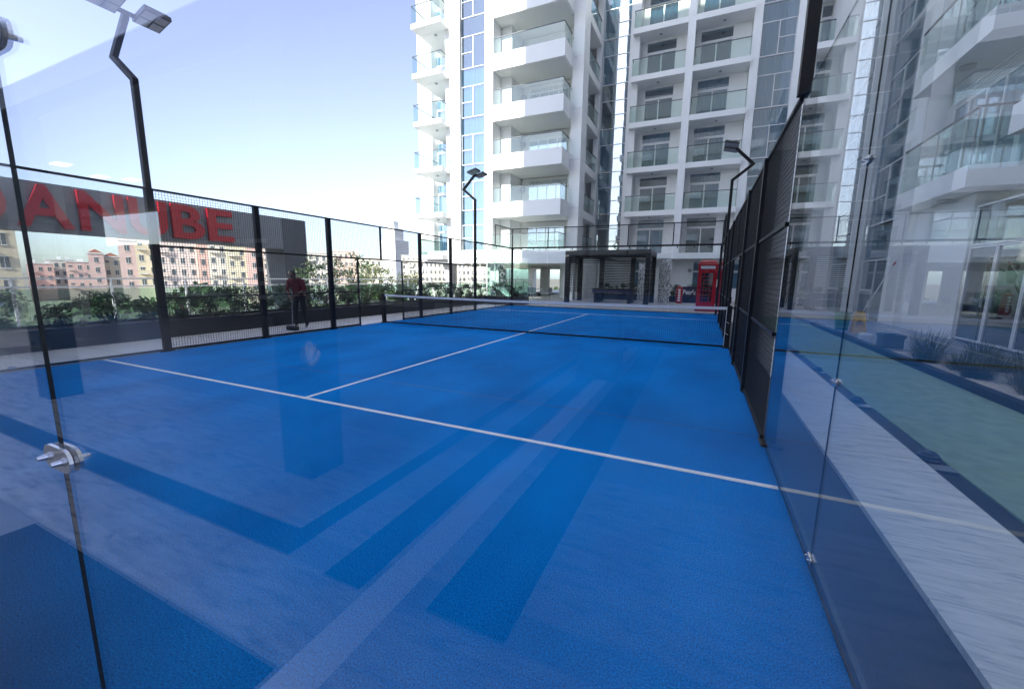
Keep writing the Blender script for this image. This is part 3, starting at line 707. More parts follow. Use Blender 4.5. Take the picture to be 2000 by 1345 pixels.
# ------------------------------------------------------------------ planters and hedge
def planter(x0, x1, y0, y1, lab):
    s = thing('planter_box', lab, 'planter', ((x0+x1)/2, (y0+y1)/2, 0), 'black planter boxes')
    MB().box(x0, x1, y0, y0+0.06, -0.05, 0.40).build('end_wall', 'planter_black', s); MB().box(x0, x1, y1-0.06, y1, -0.05, 0.40).build('end_wall', 'planter_black', s)
    MB().box(x0, x0+0.06, y0+0.061, y1-0.061, -0.05, 0.40).build('side_wall', 'planter_black', s)
    MB().box(x1-0.06, x1, y0+0.061, y1-0.061, -0.05, 0.40).build('side_wall', 'planter_black', s)
    MB().box(x0+0.061, x1-0.061, y0+0.061, y1-0.061, -0.05, 0.34).build('soil', 'soil', s)
    return s
planter(-3.1, -2.0, -1.0, 20.6, 'long black planter box running beside the court on the left')
planter(-3.1, 0.3, 20.9, 21.7, 'short black planter box beyond the far left corner of the court')

def leaf_blob(n, rx, ry, rz, size, seed, zc, core=0.35, mi=0):
    rnd = random.Random(seed); mb = MB()
    cl = [(rnd.uniform(-1, 1)*rx*0.75, rnd.uniform(-1, 1)*ry*0.75, zc+rnd.uniform(-0.85, 0.9)*rz, rnd.uniform(0.25, 0.5)) for _ in range(14)]
    for i in range(n):
        c = rnd.choice(cl); 
        while True:
            p = Vector((rnd.uniform(-1, 1), rnd.uniform(-1, 1), rnd.uniform(-1, 1)))
            if core < p.length < 1: break
        q = Vector((c[0]+p.x*rx*c[3], c[1]+p.y*ry*c[3], c[2]+p.z*rz*c[3]))
        nrm = (p+Vector((rnd.uniform(-.6, .6), rnd.uniform(-.6, .6), rnd.uniform(-.2, .9)))).normalized()
        a = nrm.orthogonal().normalized(); a.rotate(Matrix.Rotation(rnd.uniform(0, 6.28), 3, nrm)); b2 = nrm.cross(a)
        s_ = size*rnd.uniform(0.6, 1.3)
        mb.add([q-a*s_, q+b2*s_*0.45+nrm*s_*0.12, q+a*s_, q-b2*s_*0.45+nrm*s_*0.12], [(0, 1, 2, 3)], mi)
    return mb
def stems(n, rx, ry, h, seed, r0=0.012):
    rnd = random.Random(seed); mb = MB()
    for i in range(n):
        b0 = Vector((rnd.uniform(-.25, .25)*rx, rnd.uniform(-.25, .25)*ry, -0.02)); m1 = b0+Vector((rnd.uniform(-.3, .3)*rx, rnd.uniform(-.3, .3)*ry, h*0.5)); t1 = m1+Vector((rnd.uniform(-.5, .5)*rx, rnd.uniform(-.5, .5)*ry, h*0.45))
        mb.cyl(b0, m1, r0, r0*0.7, 5); mb.cyl(m1, t1, r0*0.7, r0*0.3, 5)
    return mb
SH = []
for k in range(4):
    lm1 = leaf_blob(900, 0.42, 0.55, 0.36, 0.042, 20+k, 0.42).mesh('foliage', 'leaf'); st1 = stems(9, 0.42, 0.5, 0.62, 40+k).mesh('stems', 'bark')
    SH.append((lm1, st1))
fl = leaf_blob(60, 0.4, 0.5, 0.34, 0.028, 77, 0.5, core=0.8).mesh('flowers', 'petal')
words = ['low leafy', 'tall loose', 'broad dense', 'thin open', 'ragged dark', 'small round', 'bushy', 'spreading', 'upright', 'full green', 'sparse twiggy', 'compact']
spots = [(2.6, 0.9), (3.45, 0.75), (4.15, 0.85), (4.95, 0.72), (5.6, 0.85), (6.3, 0.98), (7.0, 1.02), (7.7, 1.0), (8.5, 1.0), (9.3, 1.02), (10.1, 1.0), (11.0, 1.05), (11.9, 1.0), (12.8, 1.02), (13.8, 1.0), (14.8, 1.0), (15.8, 1.05), (16.8, 1.0), (17.8, 1.0), (18.8, 1.05), (19.8, 1.0)]
ordn = ['first', 'second', 'third', 'fourth', 'fifth', 'sixth', 'seventh', 'eighth', 'ninth', 'tenth', 'eleventh', 'twelfth', 'thirteenth', 'fourteenth', 'fifteenth', 'sixteenth', 'seventeenth', 'eighteenth', 'nineteenth', 'twentieth', 'twenty-first']
def shrub(x, y, z, s_, k, lab, flowers=False, group='shrubs in the black planters'):
    o = thing('planter_shrub', lab, 'shrub', (0, 0, 0), group)
    f_ = link('foliage', SH[k % 4][0], o); link('stems', SH[k % 4][1], o)
    if flowers: link('flowers', fl, o)
    o.location = (x, y, z); o.rotation_euler.z = random.choice((0, math.pi))+random.uniform(-.25, .25); o.scale = (s_, s_, s_*random.uniform(0.9, 1.08))
    return o
for i, (y, s_) in enumerate(spots):
    fw_ = i in (4, 9, 10)
    shrub(-2.55+random.uniform(-.08, .08), y, 0.34, s_, i, ('pink-flowered ' if fw_ else '')+'green shrub in the long planter, %s counting from the near left end' % ordn[i], fw_)
for i, x in enumerate((-2.6, -1.6, -0.5)):
    shrub(x, 21.3, 0.34, 1.0, i+1, 'dark shrub in the short planter beyond the court, %s from the left' % ordn[i])

# glass balustrade at the podium edge
bl = thing('glass_balustrade', 'white-railed glass balustrade along the podium edge behind the hedge', 'balustrade', (-7, 10, 0))
for z in (1.05, 1.29): MB().box(-7.03, -6.97, -4, 40, z, z+0.045).build('rail', 'white_metal', bl)
for i in range(23):
    y = -4+2*i
    MB().box(-7.03, -6.97, y-0.025, y+0.025, -0.055, 1.049).build('post', 'white_metal', bl)
    MB().box(-7.025, -6.975, y-0.02, y+0.02, 1.096, 1.289).build('upper_post', 'white_metal', bl)
    if i < 22: pane('glass_panel', -7.006, -6.994, y+0.04, y+1.96, 0.02, 1.02, bl, 'green_glass', 'green_glass')
struct(sheet('podium_walk', -6.9, -3.12, -4, 40, -0.004, 'walk_tile'))

# playground beyond the hedge
sw = thing('swing_frame', 'pale A-frame swing set behind the hedge, left of the tower', 'swing set', (-5.2, 21, 0))
for y in (19.3, 23.5):
    for dx in (-0.8, 0.8): MB().cyl((-5.2+dx, y, -0.004), (-5.2, y, 2.3), 0.045, n=8).build('leg', 'white_metal', sw)
MB().cyl((-5.2, 19.2, 2.32), (-5.2, 23.6, 2.32), 0.045, n=8).build('top_bar', 'white_metal', sw)
for y in (20.6, 22.2):
    q = MB().box(-5.32, -5.08, y-0.22, y+0.22, 0.45, 0.48).build('swing_seat', 'black_metal', sw)
    for dy in (-0.2, 0.2): MB().cyl((-5.2, y+dy, 0.48), (-5.2, y+dy, 2.3), 0.008, n=5).build('chain', 'steel', q)
cl = thing('climbing_frame', 'white metal climbing frame with arched ladder near the tower columns', 'climbing frame', (-4.6, 25, 0))
for x in (-5.2, -4.0):
    for y in (24.6, 25.8): MB().cyl((x, y, -0.004), (x, y, 2.3), 0.04, n=8).build('post', 'white_metal', cl)
    pts = [(x, 24.6+1.2*(1-math.cos(math.pi*i/8))/2, 2.3+0.5*math.sin(math.pi*i/8)) for i in range(9)]
    a = MB()
    for p, q in zip(pts[:-1], pts[1:]): a.cyl(p, q, 0.035, n=6)
    a.build('arch', 'white_metal', cl)
for i in range(6): MB().cyl((-5.2, 24.6, 0.4+i*0.35), (-4.0, 24.6, 0.4+i*0.35), 0.025, n=6).build('rung', 'white_metal', cl)
MB().box(-5.18, -4.02, 24.65, 25.75, 1.2, 1.26).build('platform', 'grey_metal', cl)
MB().prism([(-4.0, 1.2), (-3.9, 1.26), (-2.2, 0.1), (-2.3, 0.04)], 24.8, 25.5, 'y').build('slide', 'white_metal', cl)

# ------------------------------------------------------------------ big sign wall
sg = thing('sign_wall', 'long grey elevated sign board with big red capital letters, left background', 'sign', (-25, 16, -9))
for i in range(7):
    y0 = -2+3.9*i; MB().box(-26.0, -25.0, y0, min(y0+3.89, 25.2), 3.72, 6.45).build('fascia_panel', 'sign_grey', sg)
MB().box(-27.5, -24.98, 25.21, 27.6, -9, 6.46).build('end_pier', 'sign_dark', sg)
MB().box(-27.5, -26.01, -2, 25.2, 3.9, 6.3).build('backing', 'sign_dark', sg)
MB().box(-27.0, -25.6, -5, -3, -9, 6.3).build('end_pier', 'sign_dark', sg)
yy = 7.0
for ch, wd in (('D', 2.05), ('A', 2.3), ('N', 2.15), ('U', 2.1), ('B', 2.05), ('E', 1.85)):
    me = text_mesh('letter', ch, 3.1, 0.10, 'sign_red', offset=0.07)
    xs_ = [v_.co.x for v_ in me.vertices]; ys_ = [v_.co.y for v_ in me.vertices]; x0_, x1_, y0_, y1_ = min(xs_), max(xs_), min(ys_), max(ys_)
    for v_ in me.vertices:
        lx = (v_.co.x-x0_)/(x1_-x0_)*wd; ly = (v_.co.y-y0_)/(y1_-y0_)*2.35
        v_.co = (-24.88+v_.co.z, yy+lx, 3.95+ly)
    me.update(); link('letter', me, sg); yy += wd+0.27

# ------------------------------------------------------------------ old-style town beyond
town = [('pink', -129.1, 57.4, 3.4, 9.7, 67.3), ('yel', -127.6, 60.8, 4.3, 10.4, 65.9), ('pale', -123.0, 65.7, 8.8, 9.9, 63.5), ('ora', -119.6, 70.3, 2.5, 9.7, 61.3),
        ('cream', -117.9, 73.3, 4.3, 10.2, 60.0), ('khaki', -115.5, 77.2, 5.0, 9.5, 58.2), ('sal', -112.4, 80.2, 3.6, 9.1, 56.5), ('peach', -109.9, 83.9, 5.4, 8.9, 54.8),
        ('pink', -211.0, 65.6, 6.5, 4.1, 73.3), ('cream', -219.0, 73.4, 8, 5.8, 72.1), ('pink', -168.8, 65.7, 3.6, 7.2, 69.7), ('yel', -172.2, 70.8, 4.2, 6.4, 68.6), ('sal', -198.5, 71.8, 7, 4.9, 70.9),
        ('yel', -79.5, 21.5, 5.5, 7.7, 74.5), ('stone', -119.7, 110.2, 9, 9.3, 49.4), ('peach', -128.3, 130.5, 10.4, 11.2, 46.5), ('cream', -114.6, 130.1, 9, 8.4, 43.6), ('stone', -113.9, 157.1, 11, 10.7, 38.1), ('cream', -98, 165, 40, 8.5, 30),
        ('pale', -206, 40, 30, 3.2, 78)]
tl = ['narrow pink house with red gable at the left end of the far row', 'yellow gabled house beside the narrow pink one in the far row', 'wide pale pink house with pairs of windows under the sign', 'thin orange house behind the court fence, far away',
      'cream house with arched windows in the far row', 'khaki yellow house right of the cream one in the far row', 'salmon house behind the second fence post', 'peach house ending the far row beside the grey pier',
      'low distant pink house at the far left', 'low distant cream house at the far left', 'small pink tower house left of the long row', 'small yellow house left of the long row', 'low salmon terrace far left of the long row',
      'yellow block cut by the left picture edge', 'stone coloured block right of the grey sign pier', 'distant peach block behind the trees', 'distant cream block behind the right-hand tree', 'pale stone block left of the white tower', 'wide cream block seen beneath the tower', 'long pale low block on the left horizon']
winm = MB().box(-0.42, 0.42, -0.06, 0.05, 0, 1.5, 0); winm.box(-0.55, 0.55, -0.12, -0.0, -0.14, -0.01, 1); winm.box(-0.5, 0.5, -0.1, -0.0, 1.51, 1.62, 1); winm.box(-0.03, 0.03, -0.08, -0.061, 0.02, 1.48, 1)
winme = winm.mesh('window', ['town_window', 'town_white'])
for (c, x, y, wd, top, ang), lab in zip(town, tl):
    a = R(ang); o = thing('town_house', lab, 'house', (0, 0, 0), 'houses of the town beyond')
    dp = 9
    MB().box(-wd/2, wd/2, 0, dp, 0, top+9).build('wall', 'town_'+c, o)
    rf_ = MB().box(-wd/2-0.15, wd/2+0.15, -0.2, dp+0.2, top+9.003, top+9.35).build('cornice', 'town_white', o)
    if wd < 4.5 and c in ('pink', 'yel'):
        MB().prism([(-wd/2, top+9.36), (wd/2, top+9.36), (0, top+9+1.5)], 0.05, dp, 'y').build('gable_roof', 'roof_red', o)
    nw = max(1, int(wd/1.9)); nf = int((top+8.4)/3.2)
    for f_ in range(nf):
        z = top+9-2.6-f_*3.2
        if z < 4: break
        for i in range(nw):
            wv = link('window', winme, o, (-wd/2+wd*(i+0.5)/nw, 0, z))
        if f_ % 2 == 0 and wd > 4:
            q = MB().box(-wd/2+0.3, -wd/2+2.2, -0.9, -0.001, z-0.35, z-0.15).build('balcony', 'town_white', o)
            MB().box(-wd/2+0.3, -wd/2+2.2, -0.9, -0.82, z-0.149, z+0.75).build('parapet', 'town_'+c, q)
    for q_ in range(2 if wd > 4 else 1):
        ux_ = random.uniform(-wd/2+0.6, wd/2-0.6); MB().box(ux_-0.5, ux_+0.5, 4+q_*2, 5+q_*2, top+9.351, top+9.351+random.uniform(.7, 1.5)).build('roof_tank', 'town_white', o)
    o.location = (x, y, -9.0); o.rotation_euler.z = a
tw = thing('white_tower', 'slim white stepped tower with spire far behind the fence', 'tower', (-159.5, 197.3, -9))
X, Y = -159.5, 197.3
MB().box(X-6, X+6, Y-6, Y+6, -9, 22).build('shaft', 'town_white', tw); MB().box(X-4, X+4, Y-4, Y+4, 22.01, 29).build('upper_shaft', 'town_white', tw); MB().box(X-2, X+2, Y-2, Y+2, 29.01, 33).build('lantern', 'town_white', tw)
MB().cyl((X, Y, 33.01), (X, Y, 40), 1.2, 0.1, 8).build('spire', 'town_white', tw)
fg = MB()
rnd = random.Random(5)
for i in range(9000):
    a = rnd.uniform(1.62, 2.95); r_ = rnd.uniform(62, 100); s_ = rnd.uniform(.4, .9)
    x, y = 9+math.cos(a)*r_, math.sin(a)*r_; z = -9+rnd.uniform(0, 1)**0.6*(6.2+1.6*math.sin(a*17)+1.2*math.sin(a*41))
    nrm = Vector((rnd.uniform(-1, 1), rnd.uniform(-1, 1), rnd.uniform(-.3, 1))).normalized(); p = nrm.orthogonal().normalized(); q = nrm.cross(p); c = Vector((x, y, z))
    fg.add([c-p*s_, c+q*s_*0.7, c+p*s_, c-q*s_*0.7], [(0, 1, 2, 3)])
o = stuff(fg.build('street_greenery', 'far_green')); tag(o, 'dark green mass of far street trees below the town', 'trees')

# trees just past the podium edge
def tree(x, y, zb, zt, seed, lab, lm_='leaf_light'):
    o = thing('tree', lab, 'tree', (x, y, zb), 'trees past the podium edge')
    rnd = random.Random(seed); tk = MB(); H_ = zt-zb
    tk.cyl((x, y, zb), (x+0.1, y, zb+H_*0.6), 0.2, 0.11, 8)
    tips = []
    for k in range(9):
        a = k*2.4; st_ = zb+H_*rnd.uniform(0.42, 0.62); e_ = (x+math.cos(a)*rnd.uniform(.8, 2.0), y+math.sin(a)*rnd.uniform(.8, 2.0), zb+H_*rnd.uniform(0.72, 0.97))
        tk.cyl((x+0.07, y, st_), e_, 0.07, 0.02, 6); tips.append(e_)
    tk.build('trunk', 'bark', o)
    cr = MB()
    for e_ in tips:
        cb = leaf_blob(300, 0.9, 0.9, 0.65, 0.085, rnd.randint(0, 999), 0)
        for p in range(len(cb.v)): cb.v[p] = (cb.v[p][0]+e_[0], cb.v[p][1]+e_[1], cb.v[p][2]+e_[2]-0.1)
        cr.add(cb.v, cb.f)
    cr.build('crown', lm_, o)
tree(-12.9, 19.8, -9, 2.9, 3, 'open-crowned tree right of the grey sign pier', 'leaf')
tree(-14.8, 24.2, -9, 2.5, 4, 'yellow-green tree left of the slim white tower')
tree(-13.4, 26.2, -9, 2.6, 6, 'yellow-green tree in front of the slim white tower')

# ------------------------------------------------------------------ pergola
P = thing('pergola', 'black slatted metal pergola beyond the far end of the court', 'pergola', (4, 26, 0))
x0, x1, y0, y1, zt = 1.45, 6.55, 24.75, 27.7, 3.2
posts = [(x0, y0), (x1-0.28, y0), (x0, y1), (x1-0.28, y1), (2.95, y1), (5.0, y1)]
for x, y in posts: MB().box(x, x+0.28, y, y+0.28, -0.004, zt-0.33).build('post', 'black_metal', P)
MB().box(x0, x1, y0, y0+0.28, zt-0.329, zt).build('beam', 'black_metal', P); MB().box(x0, x1, y1, y1+0.28, zt-0.329, zt).build('beam', 'black_metal', P)
for x in (x0, x1-0.2): MB().box(x, x+0.2, y0+0.281, y1-0.001, zt-0.32, zt-0.005).build('beam', 'black_metal', P)
for i in range(14): MB().box(x0+0.25+i*0.34, x0+0.33+i*0.34, y0+0.281, y1-0.001, zt-0.2, zt-0.06).build('roof_slat', 'black_metal', P)
sl = MB().box(-0.5, 0.5, -0.02, 0.02, 0, 0.05).mesh('slat', 'black_metal')
for i in range(21):
    z = 0.62+i*0.108
    for xa, xb in ((3.24, 4.99),):
        o = link('slat', sl, P, ((xa+xb)/2, y1+0.14, z)); o.scale.x = xb-xa
    for xx in (x0+0.1, x1-0.14):
        o = link('slat', sl, P, (xx, y1-0.55, z), R(90)); o.scale.x = 1.0
        o = link('slat', sl, P, (xx, y0+0.85, z), R(90)); o.scale.x = 1.0
for i in range(3):
    o = link('slat', sl, P, (4.0, y1-0.05, 2.55+i*0.12)); o.scale.x = 4.5
tb = thing('games_table', 'dark navy games table with black legs under the pergola', 'games table', (4.2, 26.3, 0))
MB().bbox(3.0, 5.5, 25.7, 26.9, 0.62, 0.85, 0.03).build('cabinet', 'navy', tb)
fr_ = MB(); fr_.box(2.95, 5.55, 25.65, 25.78, 0.851, 0.90); fr_.box(2.95, 5.55, 26.82, 26.95, 0.851, 0.90); fr_.box(2.95, 3.08, 25.781, 26.819, 0.851, 0.90); fr_.box(5.42, 5.55, 25.781, 26.819, 0.851, 0.90)
fr_.build('rim', 'planter_black', tb)
for x in (3.1, 5.2):
    for y in (25.75, 26.65): MB().bbox(x, x+0.2, y, y+0.2, -0.004, 0.619, 0.02).build('leg', 'planter_black', tb)
MB().box(3.35, 5.15, 26.2, 26.3, 0.2, 0.28).build('stretcher', 'planter_black', tb)
tag(MB().box(6.75, 7.45, 28.2, 28.32, -0.004, 2.85).build('pattern_screen', 'pattern_panel'), 'tall white screen with dark petal pattern right of the pergola', 'screen')
tag(MB().box(5.2, 6.2, 30.0, 30.12, -0.004, 2.7).build('pattern_screen', 'pattern_panel'), 'white petal-patterned screen seen through the pergola', 'screen')
sh = thing('shower_cubicle', 'greenish patterned glass shower screen by the corner shrubs', 'shower', (-2.5, 24, 0))
pane('glass_panel', -3.66, -1.35, 24.0, 24.012, 0.1, 2.48, sh, 'green_glass', 'green_glass'); pane('glass_panel', -1.348, -1.336, 24.0, 25.6, 0.1, 2.48, sh, 'green_glass', 'green_glass')
dm = MB(); rnd = random.Random(2)
for i in range(230):
    x, z = rnd.uniform(-3.6, -1.4), 0.6+rnd.random()**0.7*1.85; a = rnd.uniform(0, 3.1); l = rnd.uniform(0.03, 0.07)
    dx, dz = math.cos(a)*l, math.sin(a)*l
    dm.add([(x-dx, 23.997, z-dz), (x+dz*0.4, 23.997, z-dx*0.4), (x+dx, 23.997, z+dz), (x-dz*0.4, 23.997, z+dx*0.4)], [(0, 1, 2, 3)])
stuff(dm.build('printed_petals', 'grey_metal', sh))
q = MB(); q.cyl((-2.3, 24.6, -0.004), (-2.3, 24.6, 2.65), 0.03, n=8); q.cyl((-2.3, 24.6, 2.64), (-2.75, 24.6, 2.74), 0.025, n=8); q.build('shower_pipe', 'steel', sh)
MB().cyl((-2.8, 24.6, 2.74), (-2.8, 24.6, 2.68), 0.1, 0.12, n=12).build('shower_head', 'steel', sh)
# tables and chairs in the open ground floor
def chair_proto():
    c = thing('cafe_chair', 'x', 'chair', (0, 0, 0), 'white cafe chairs')
    MB().bbox(-0.21, 0.21, -0.21, 0.21, 0.43, 0.46, 0.01).build('seat', 'white_metal', c)
    MB().bbox(-0.21, 0.21, 0.19, 0.22, 0.50, 0.84, 0.008).build('backrest', 'grey_metal', c)
    for sx in (-1, 1):
        for sy in (-1, 1): MB().cyl((sx*0.22, sy*0.22, -0.004), (sx*0.17, sy*0.17, 0.43), 0.015, n=6).build('leg', 'white_metal', c)
        MB().cyl((sx*0.17, 0.2, 0.45), (sx*0.17, 0.21, 0.6), 0.012, n=6).build('back_post', 'white_metal', c)
    return c
ch = chair_proto(); ch.location = (-1.75, 26.9, 0); ch.rotation_euler.z = R(20); ch['label'] = 'white chair left of the small white table under the tower'
dup(ch, (-0.45, 27.0, 0), R(-110), 'white chair right of the small white table under the tower')
dup(ch, (-1.1, 26.0, 0), R(180), 'white chair in front of the small white table under the tower')
tt = thing('cafe_table', 'small white table under the tower, among white chairs', 'table', (-1.1, 26.8, 0))
MB().bbox(-1.6, -0.6, 26.4, 27.2, 0.72, 0.75, 0.01).build('table_top', 'white_metal', tt)
for x in (-1.55, -0.68):
    for y in (26.45, 27.1): MB().cyl((x, y, -0.004), (x, y, 0.72), 0.02, n=6).build('leg', 'white_metal', tt)

# ------------------------------------------------------------------ phone booth
K6 = thing('phone_booth', 'red telephone booth standing past the far right corner of the court', 'phone booth', (9.55, 22.3, 0))
X, Y, h_ = 9.55, 22.25, 0.42
bm_ = MB()
for sx in (-1, 1):
    for sy in (-1, 1): bm_.box(X+sx*h_-(0.09 if sx > 0 else 0), X+sx*h_+(0 if sx > 0 else 0.09), Y+sy*h_-(0.09 if sy > 0 else 0), Y+sy*h_+(0 if sy > 0 else 0.09), 0.12, 2.0)
bm_.build('corner_posts', 'booth_red', K6)
MB().bbox(X-h_-0.03, X+h_+0.03, Y-h_-0.03, Y+h_+0.03, -0.004, 0.119, 0.015).build('plinth', 'booth_red', K6)
hd = MB().bbox(X-h_-0.02, X+h_+0.02, Y-h_-0.02, Y+h_+0.02, 2.001, 2.22, 0.012).build('header', 'booth_red', K6)
MB().box(X-0.31, X+0.31, Y-h_-0.03, Y-h_-0.021, 2.05, 2.17).build('name_panel', 'text_white', hd)
me = text_mesh('sign_text', 'TELEPHONE', 0.105, 0.002, 'text_black', align='CENTER')
for v_ in me.vertices: v_.co = (X+v_.co.x*0.92, Y-h_-0.032-v_.co.z, 2.075+v_.co.y)
link('sign_text', me, hd)
rfm = MB(); Nn = 10; prof = [(0.45, 2.221), (0.45, 2.27), (0.40, 2.31), (0.40, 2.33)]+[(0.40*math.cos(a), 2.33+0.16*math.sin(a)) for a in [R(12*i) for i in range(1, 8)]]
sq = lambda r__: [(X-r__, Y-r__), (X+r__, Y-r__), (X+r__, Y+r__), (X-r__, Y+r__)]
V = []; Fs = []
for (r__, z) in prof: V += [(px, py, z) for px, py in sq(r__)]
for i in range(len(prof)-1):
    for j in range(4): Fs.append((i*4+j, i*4+(j+1) % 4, (i+1)*4+(j+1) % 4, (i+1)*4+j))
Fs.append(tuple(range(len(V)-4, len(V)))); rfm.add(V, Fs).build('domed_roof', 'booth_red', K6)
def booth_side(nm, rot):
    """glazed panel: frame, bars and panes; rot turns the panel about the booth centre"""
    d = MB()
    def bx(u0, u1, z0, z1, n0, n1, B):
        c_, s_ = math.cos(rot), math.sin(rot); vs_ = []
        for u, nn, z in [(u0,n0,z0),(u1,n0,z0),(u1,n1,z0),(u0,n1,z0),(u0,n0,z1),(u1,n0,z1),(u1,n1,z1),(u0,n1,z1)]:
            vs_.append((X+u*c_-nn*s_, Y+u*s_+nn*c_, z))
        B.add(vs_, [(0,3,2,1),(4,5,6,7),(0,1,5,4),(1,2,6,5),(2,3,7,6),(3,0,4,7)])
    n0, n1 = -h_+0.01, -h_+0.05
    bx(-0.33, -0.25, 0.13, 1.99, n0, n1, d); bx(0.25, 0.33, 0.13, 1.99, n0, n1, d); bx(-0.249, 0.249, 0.13, 0.45, n0, n1, d); bx(-0.249, 0.249, 1.85, 1.99, n0, n1, d)
    for i in range(1, 8): bx(-0.249, 0.249, 0.45+i*0.175-0.008, 0.45+i*0.175+0.008, n0+0.005, n1-0.005, d)
    for u in (-0.14, 0.14): bx(u-0.008, u+0.008, 0.451, 1.849, n0+0.003, n1-0.003, d)
    o = d.build(nm, 'booth_red', K6)
    for i in range(8):
        for ua, ub in ((-0.249, -0.15), (-0.13, 0.13), (0.15, 0.249)):
            q = MB(); bx(ua, ub, 0.46+i*0.175, 0.45+(i+1)*0.175-0.01, n0+0.015, n0+0.02, q); q.build('pane', 'booth_glass', o)
booth_side('door', 0); booth_side('glazed_side', R(90)); booth_side('glazed_side', R(-90)); booth_side('back_panel', R(180))
# Pearl.. sign box, red drum, punch bag
sb = thing('sign_box', 'dark navy sign box with white lettering left of the red booth', 'sign', (9.2, 29.6, 0))
MB().bbox(8.15, 11.0, 29.5, 30.3, -0.004, 1.05, 0.02).build('box', 'navy', sb)
me = text_mesh('lettering', 'Pearlz', 0.42, 0.01, 'text_white', offset=0.014)
for v_ in me.vertices: v_.co = (8.21+v_.co.x*0.76, 29.488-v_.co.z, 0.56+v_.co.y)
link('lettering', me, sb)
pl2 = planter(7.2, 8.1, 29.6, 30.4, 'black planter with pale leaves beside the dark sign box')
for i, (x, y) in enumerate(((7.6, 30.0), (8.8, 30.9), (9.6, 31.0), (3.2, 31.0), (2.6, 31.1), (4.2, 31.0), (5.0, 31.1))):
    shrub(x, y, 0.35, 1.0, i, ['leafy plant in the black planter left of the sign box', 'leafy plant behind the left half of the sign box', 'leafy plant behind the right half of the sign box', 'second leafy plant from the left behind the pergola', 'leftmost leafy plant behind the pergola', 'third leafy plant from the left behind the pergola', 'rightmost leafy plant behind the pergola'][i], group='plants along the middle building')
planter(2.0, 5.7, 30.6, 31.5, 'low black planter behind the pergola'); planter(8.2, 11.2, 30.5, 31.4, 'low black planter behind the sign box')
dr = thing('punch_post', 'slim red drum with white markings beside the dark sign box', 'drum', (8.05, 28.4, 0))
MB().cyl((8.05, 28.4, -0.004), (8.05, 28.4, 1.0), 0.2, n=16).build('body', 'booth_red', dr, smooth=False)
MB().cyl((8.05, 28.4, 1.001), (8.05, 28.4, 1.08), 0.2, 0.08, n=16).build('cap', 'booth_red', dr)
for i in range(5): MB().box(7.98, 8.12, 28.19, 28.198, 0.15+i*0.16, 0.26+i*0.16).build('white_mark', 'text_white', dr)
bg_ = thing('punch_bag', 'black punch bag hanging from a black stand behind the red booth', 'punch bag', (10.4, 24, 0))
q = MB(); q.cyl((10.5, 24.9, -0.004), (10.5, 24.9, 2.6), 0.05, n=8); q.cyl((10.5, 24.9, 2.58), (10.15, 24.0, 2.6), 0.045, n=8); q.cyl((8.6, 25.6, 0.2), (9.6, 25.2, 1.9), 0.03, n=6); q.cyl((9.6, 25.2, 1.9), (10.5, 24.9, 2.4), 0.03, n=6)
q.build('stand', 'black_metal', bg_); MB().bbox(9.9, 11.1, 24.5, 25.4, -0.004, 0.06, 0.01).build('base', 'black_metal', bg_)
MB().cyl((10.15, 24.0, 2.59), (10.15, 24.0, 2.36), 0.012, n=6).build('chain', 'steel', bg_)
q = MB(); q.cyl((10.15, 24, 2.36), (10.15, 24, 2.3), 0.12, 0.17, 14); q.cyl((10.15, 24, 2.3), (10.15, 24, 1.6), 0.17, 0.16, 14); q.cyl((10.15, 24, 1.6), (10.15, 24, 1.53), 0.16, 0.1, 14); q.build('bag', 'planter_black', bg_, smooth=True)

# ------------------------------------------------------------------ things in the side passage
ws = thing('wet_floor_sign', 'yellow folding wet floor sign on the paving right of the court', 'sign', (13.45, 14.2, 0.075))
for s_ in (-1, 1):
    y_ = 14.2
    V = [(13.29, y_+s_*0.16, 0.076), (13.61, y_+s_*0.16, 0.076), (13.57, y_+s_*0.02, 0.66), (13.33, y_+s_*0.02, 0.66)]
    V2 = [(a, b_+s_*0.012, c) for a, b_, c in V]
    o = MB().add(V+V2, [(0,1,2,3),(7,6,5,4),(0,4,5,1),(1,5,6,2),(2,6,7,3),(3,7,4,0)]).build('panel', 'yellow_plastic', ws)
    if s_ < 0:
        def on(u, v_): return (13.45+u, y_-0.175+(v_-0.076)/0.584*0.14-0.003, v_)
        tri = MB(); 
        for a, b_ in (((-0.09, 0.33), (0, 0.47)), ((0, 0.47), (0.09, 0.33)), ((0.09, 0.33), (-0.09, 0.33)), ((-0.04, 0.36), (0.01, 0.42)), ((0.01, 0.42), (0.04, 0.36))): tri.bar(on(*a), on(*b_), 0.016, 0.006)
        tri.build('warning_symbol', 'text_black', o)
        for tx, zz, sz in (('CAUTION', 0.55, 0.055), ('WET FLOOR', 0.25, 0.045)):
            me = text_mesh('lettering', tx, sz, 0.001, 'text_black', align='CENTER')
            for v_ in me.vertices: v_.co = on(v_.co.x, zz+v_.co.y)
            link('lettering', me, o)
MB().box(13.38, 13.52, 14.17, 14.23, 0.665, 0.70).build('handle', 'yellow_plastic', ws)
gb = thing('green_bucket', 'green plastic bucket behind the yellow floor sign', 'bucket', (13.3, 15.1, 0.075))
MB().cyl((13.3, 15.1, 0.076), (13.3, 15.1, 0.58), 0.16, 0.21, 16).build('body', 'green_plastic', gb, smooth=True); MB().cyl((13.3, 15.1, 0.581), (13.3, 15.1, 0.61), 0.225, 0.225, 16).build('rim', 'green_plastic', gb)
mp_ = thing('mop', 'long-handled mop leaning on the white column behind the yellow floor sign', 'mop', (13.7, 15.0, 0.075))
MB().cyl((13.6, 14.75, 0.5), (14.35, 15.3, 2.0), 0.014, n=8).build('handle', 'white_metal', mp_); MB().cyl((14.35, 15.3, 2.0), (14.41, 15.34, 2.1), 0.018, n=8).build('grip', 'booth_red', mp_)
q = MB(); rnd = random.Random(4)
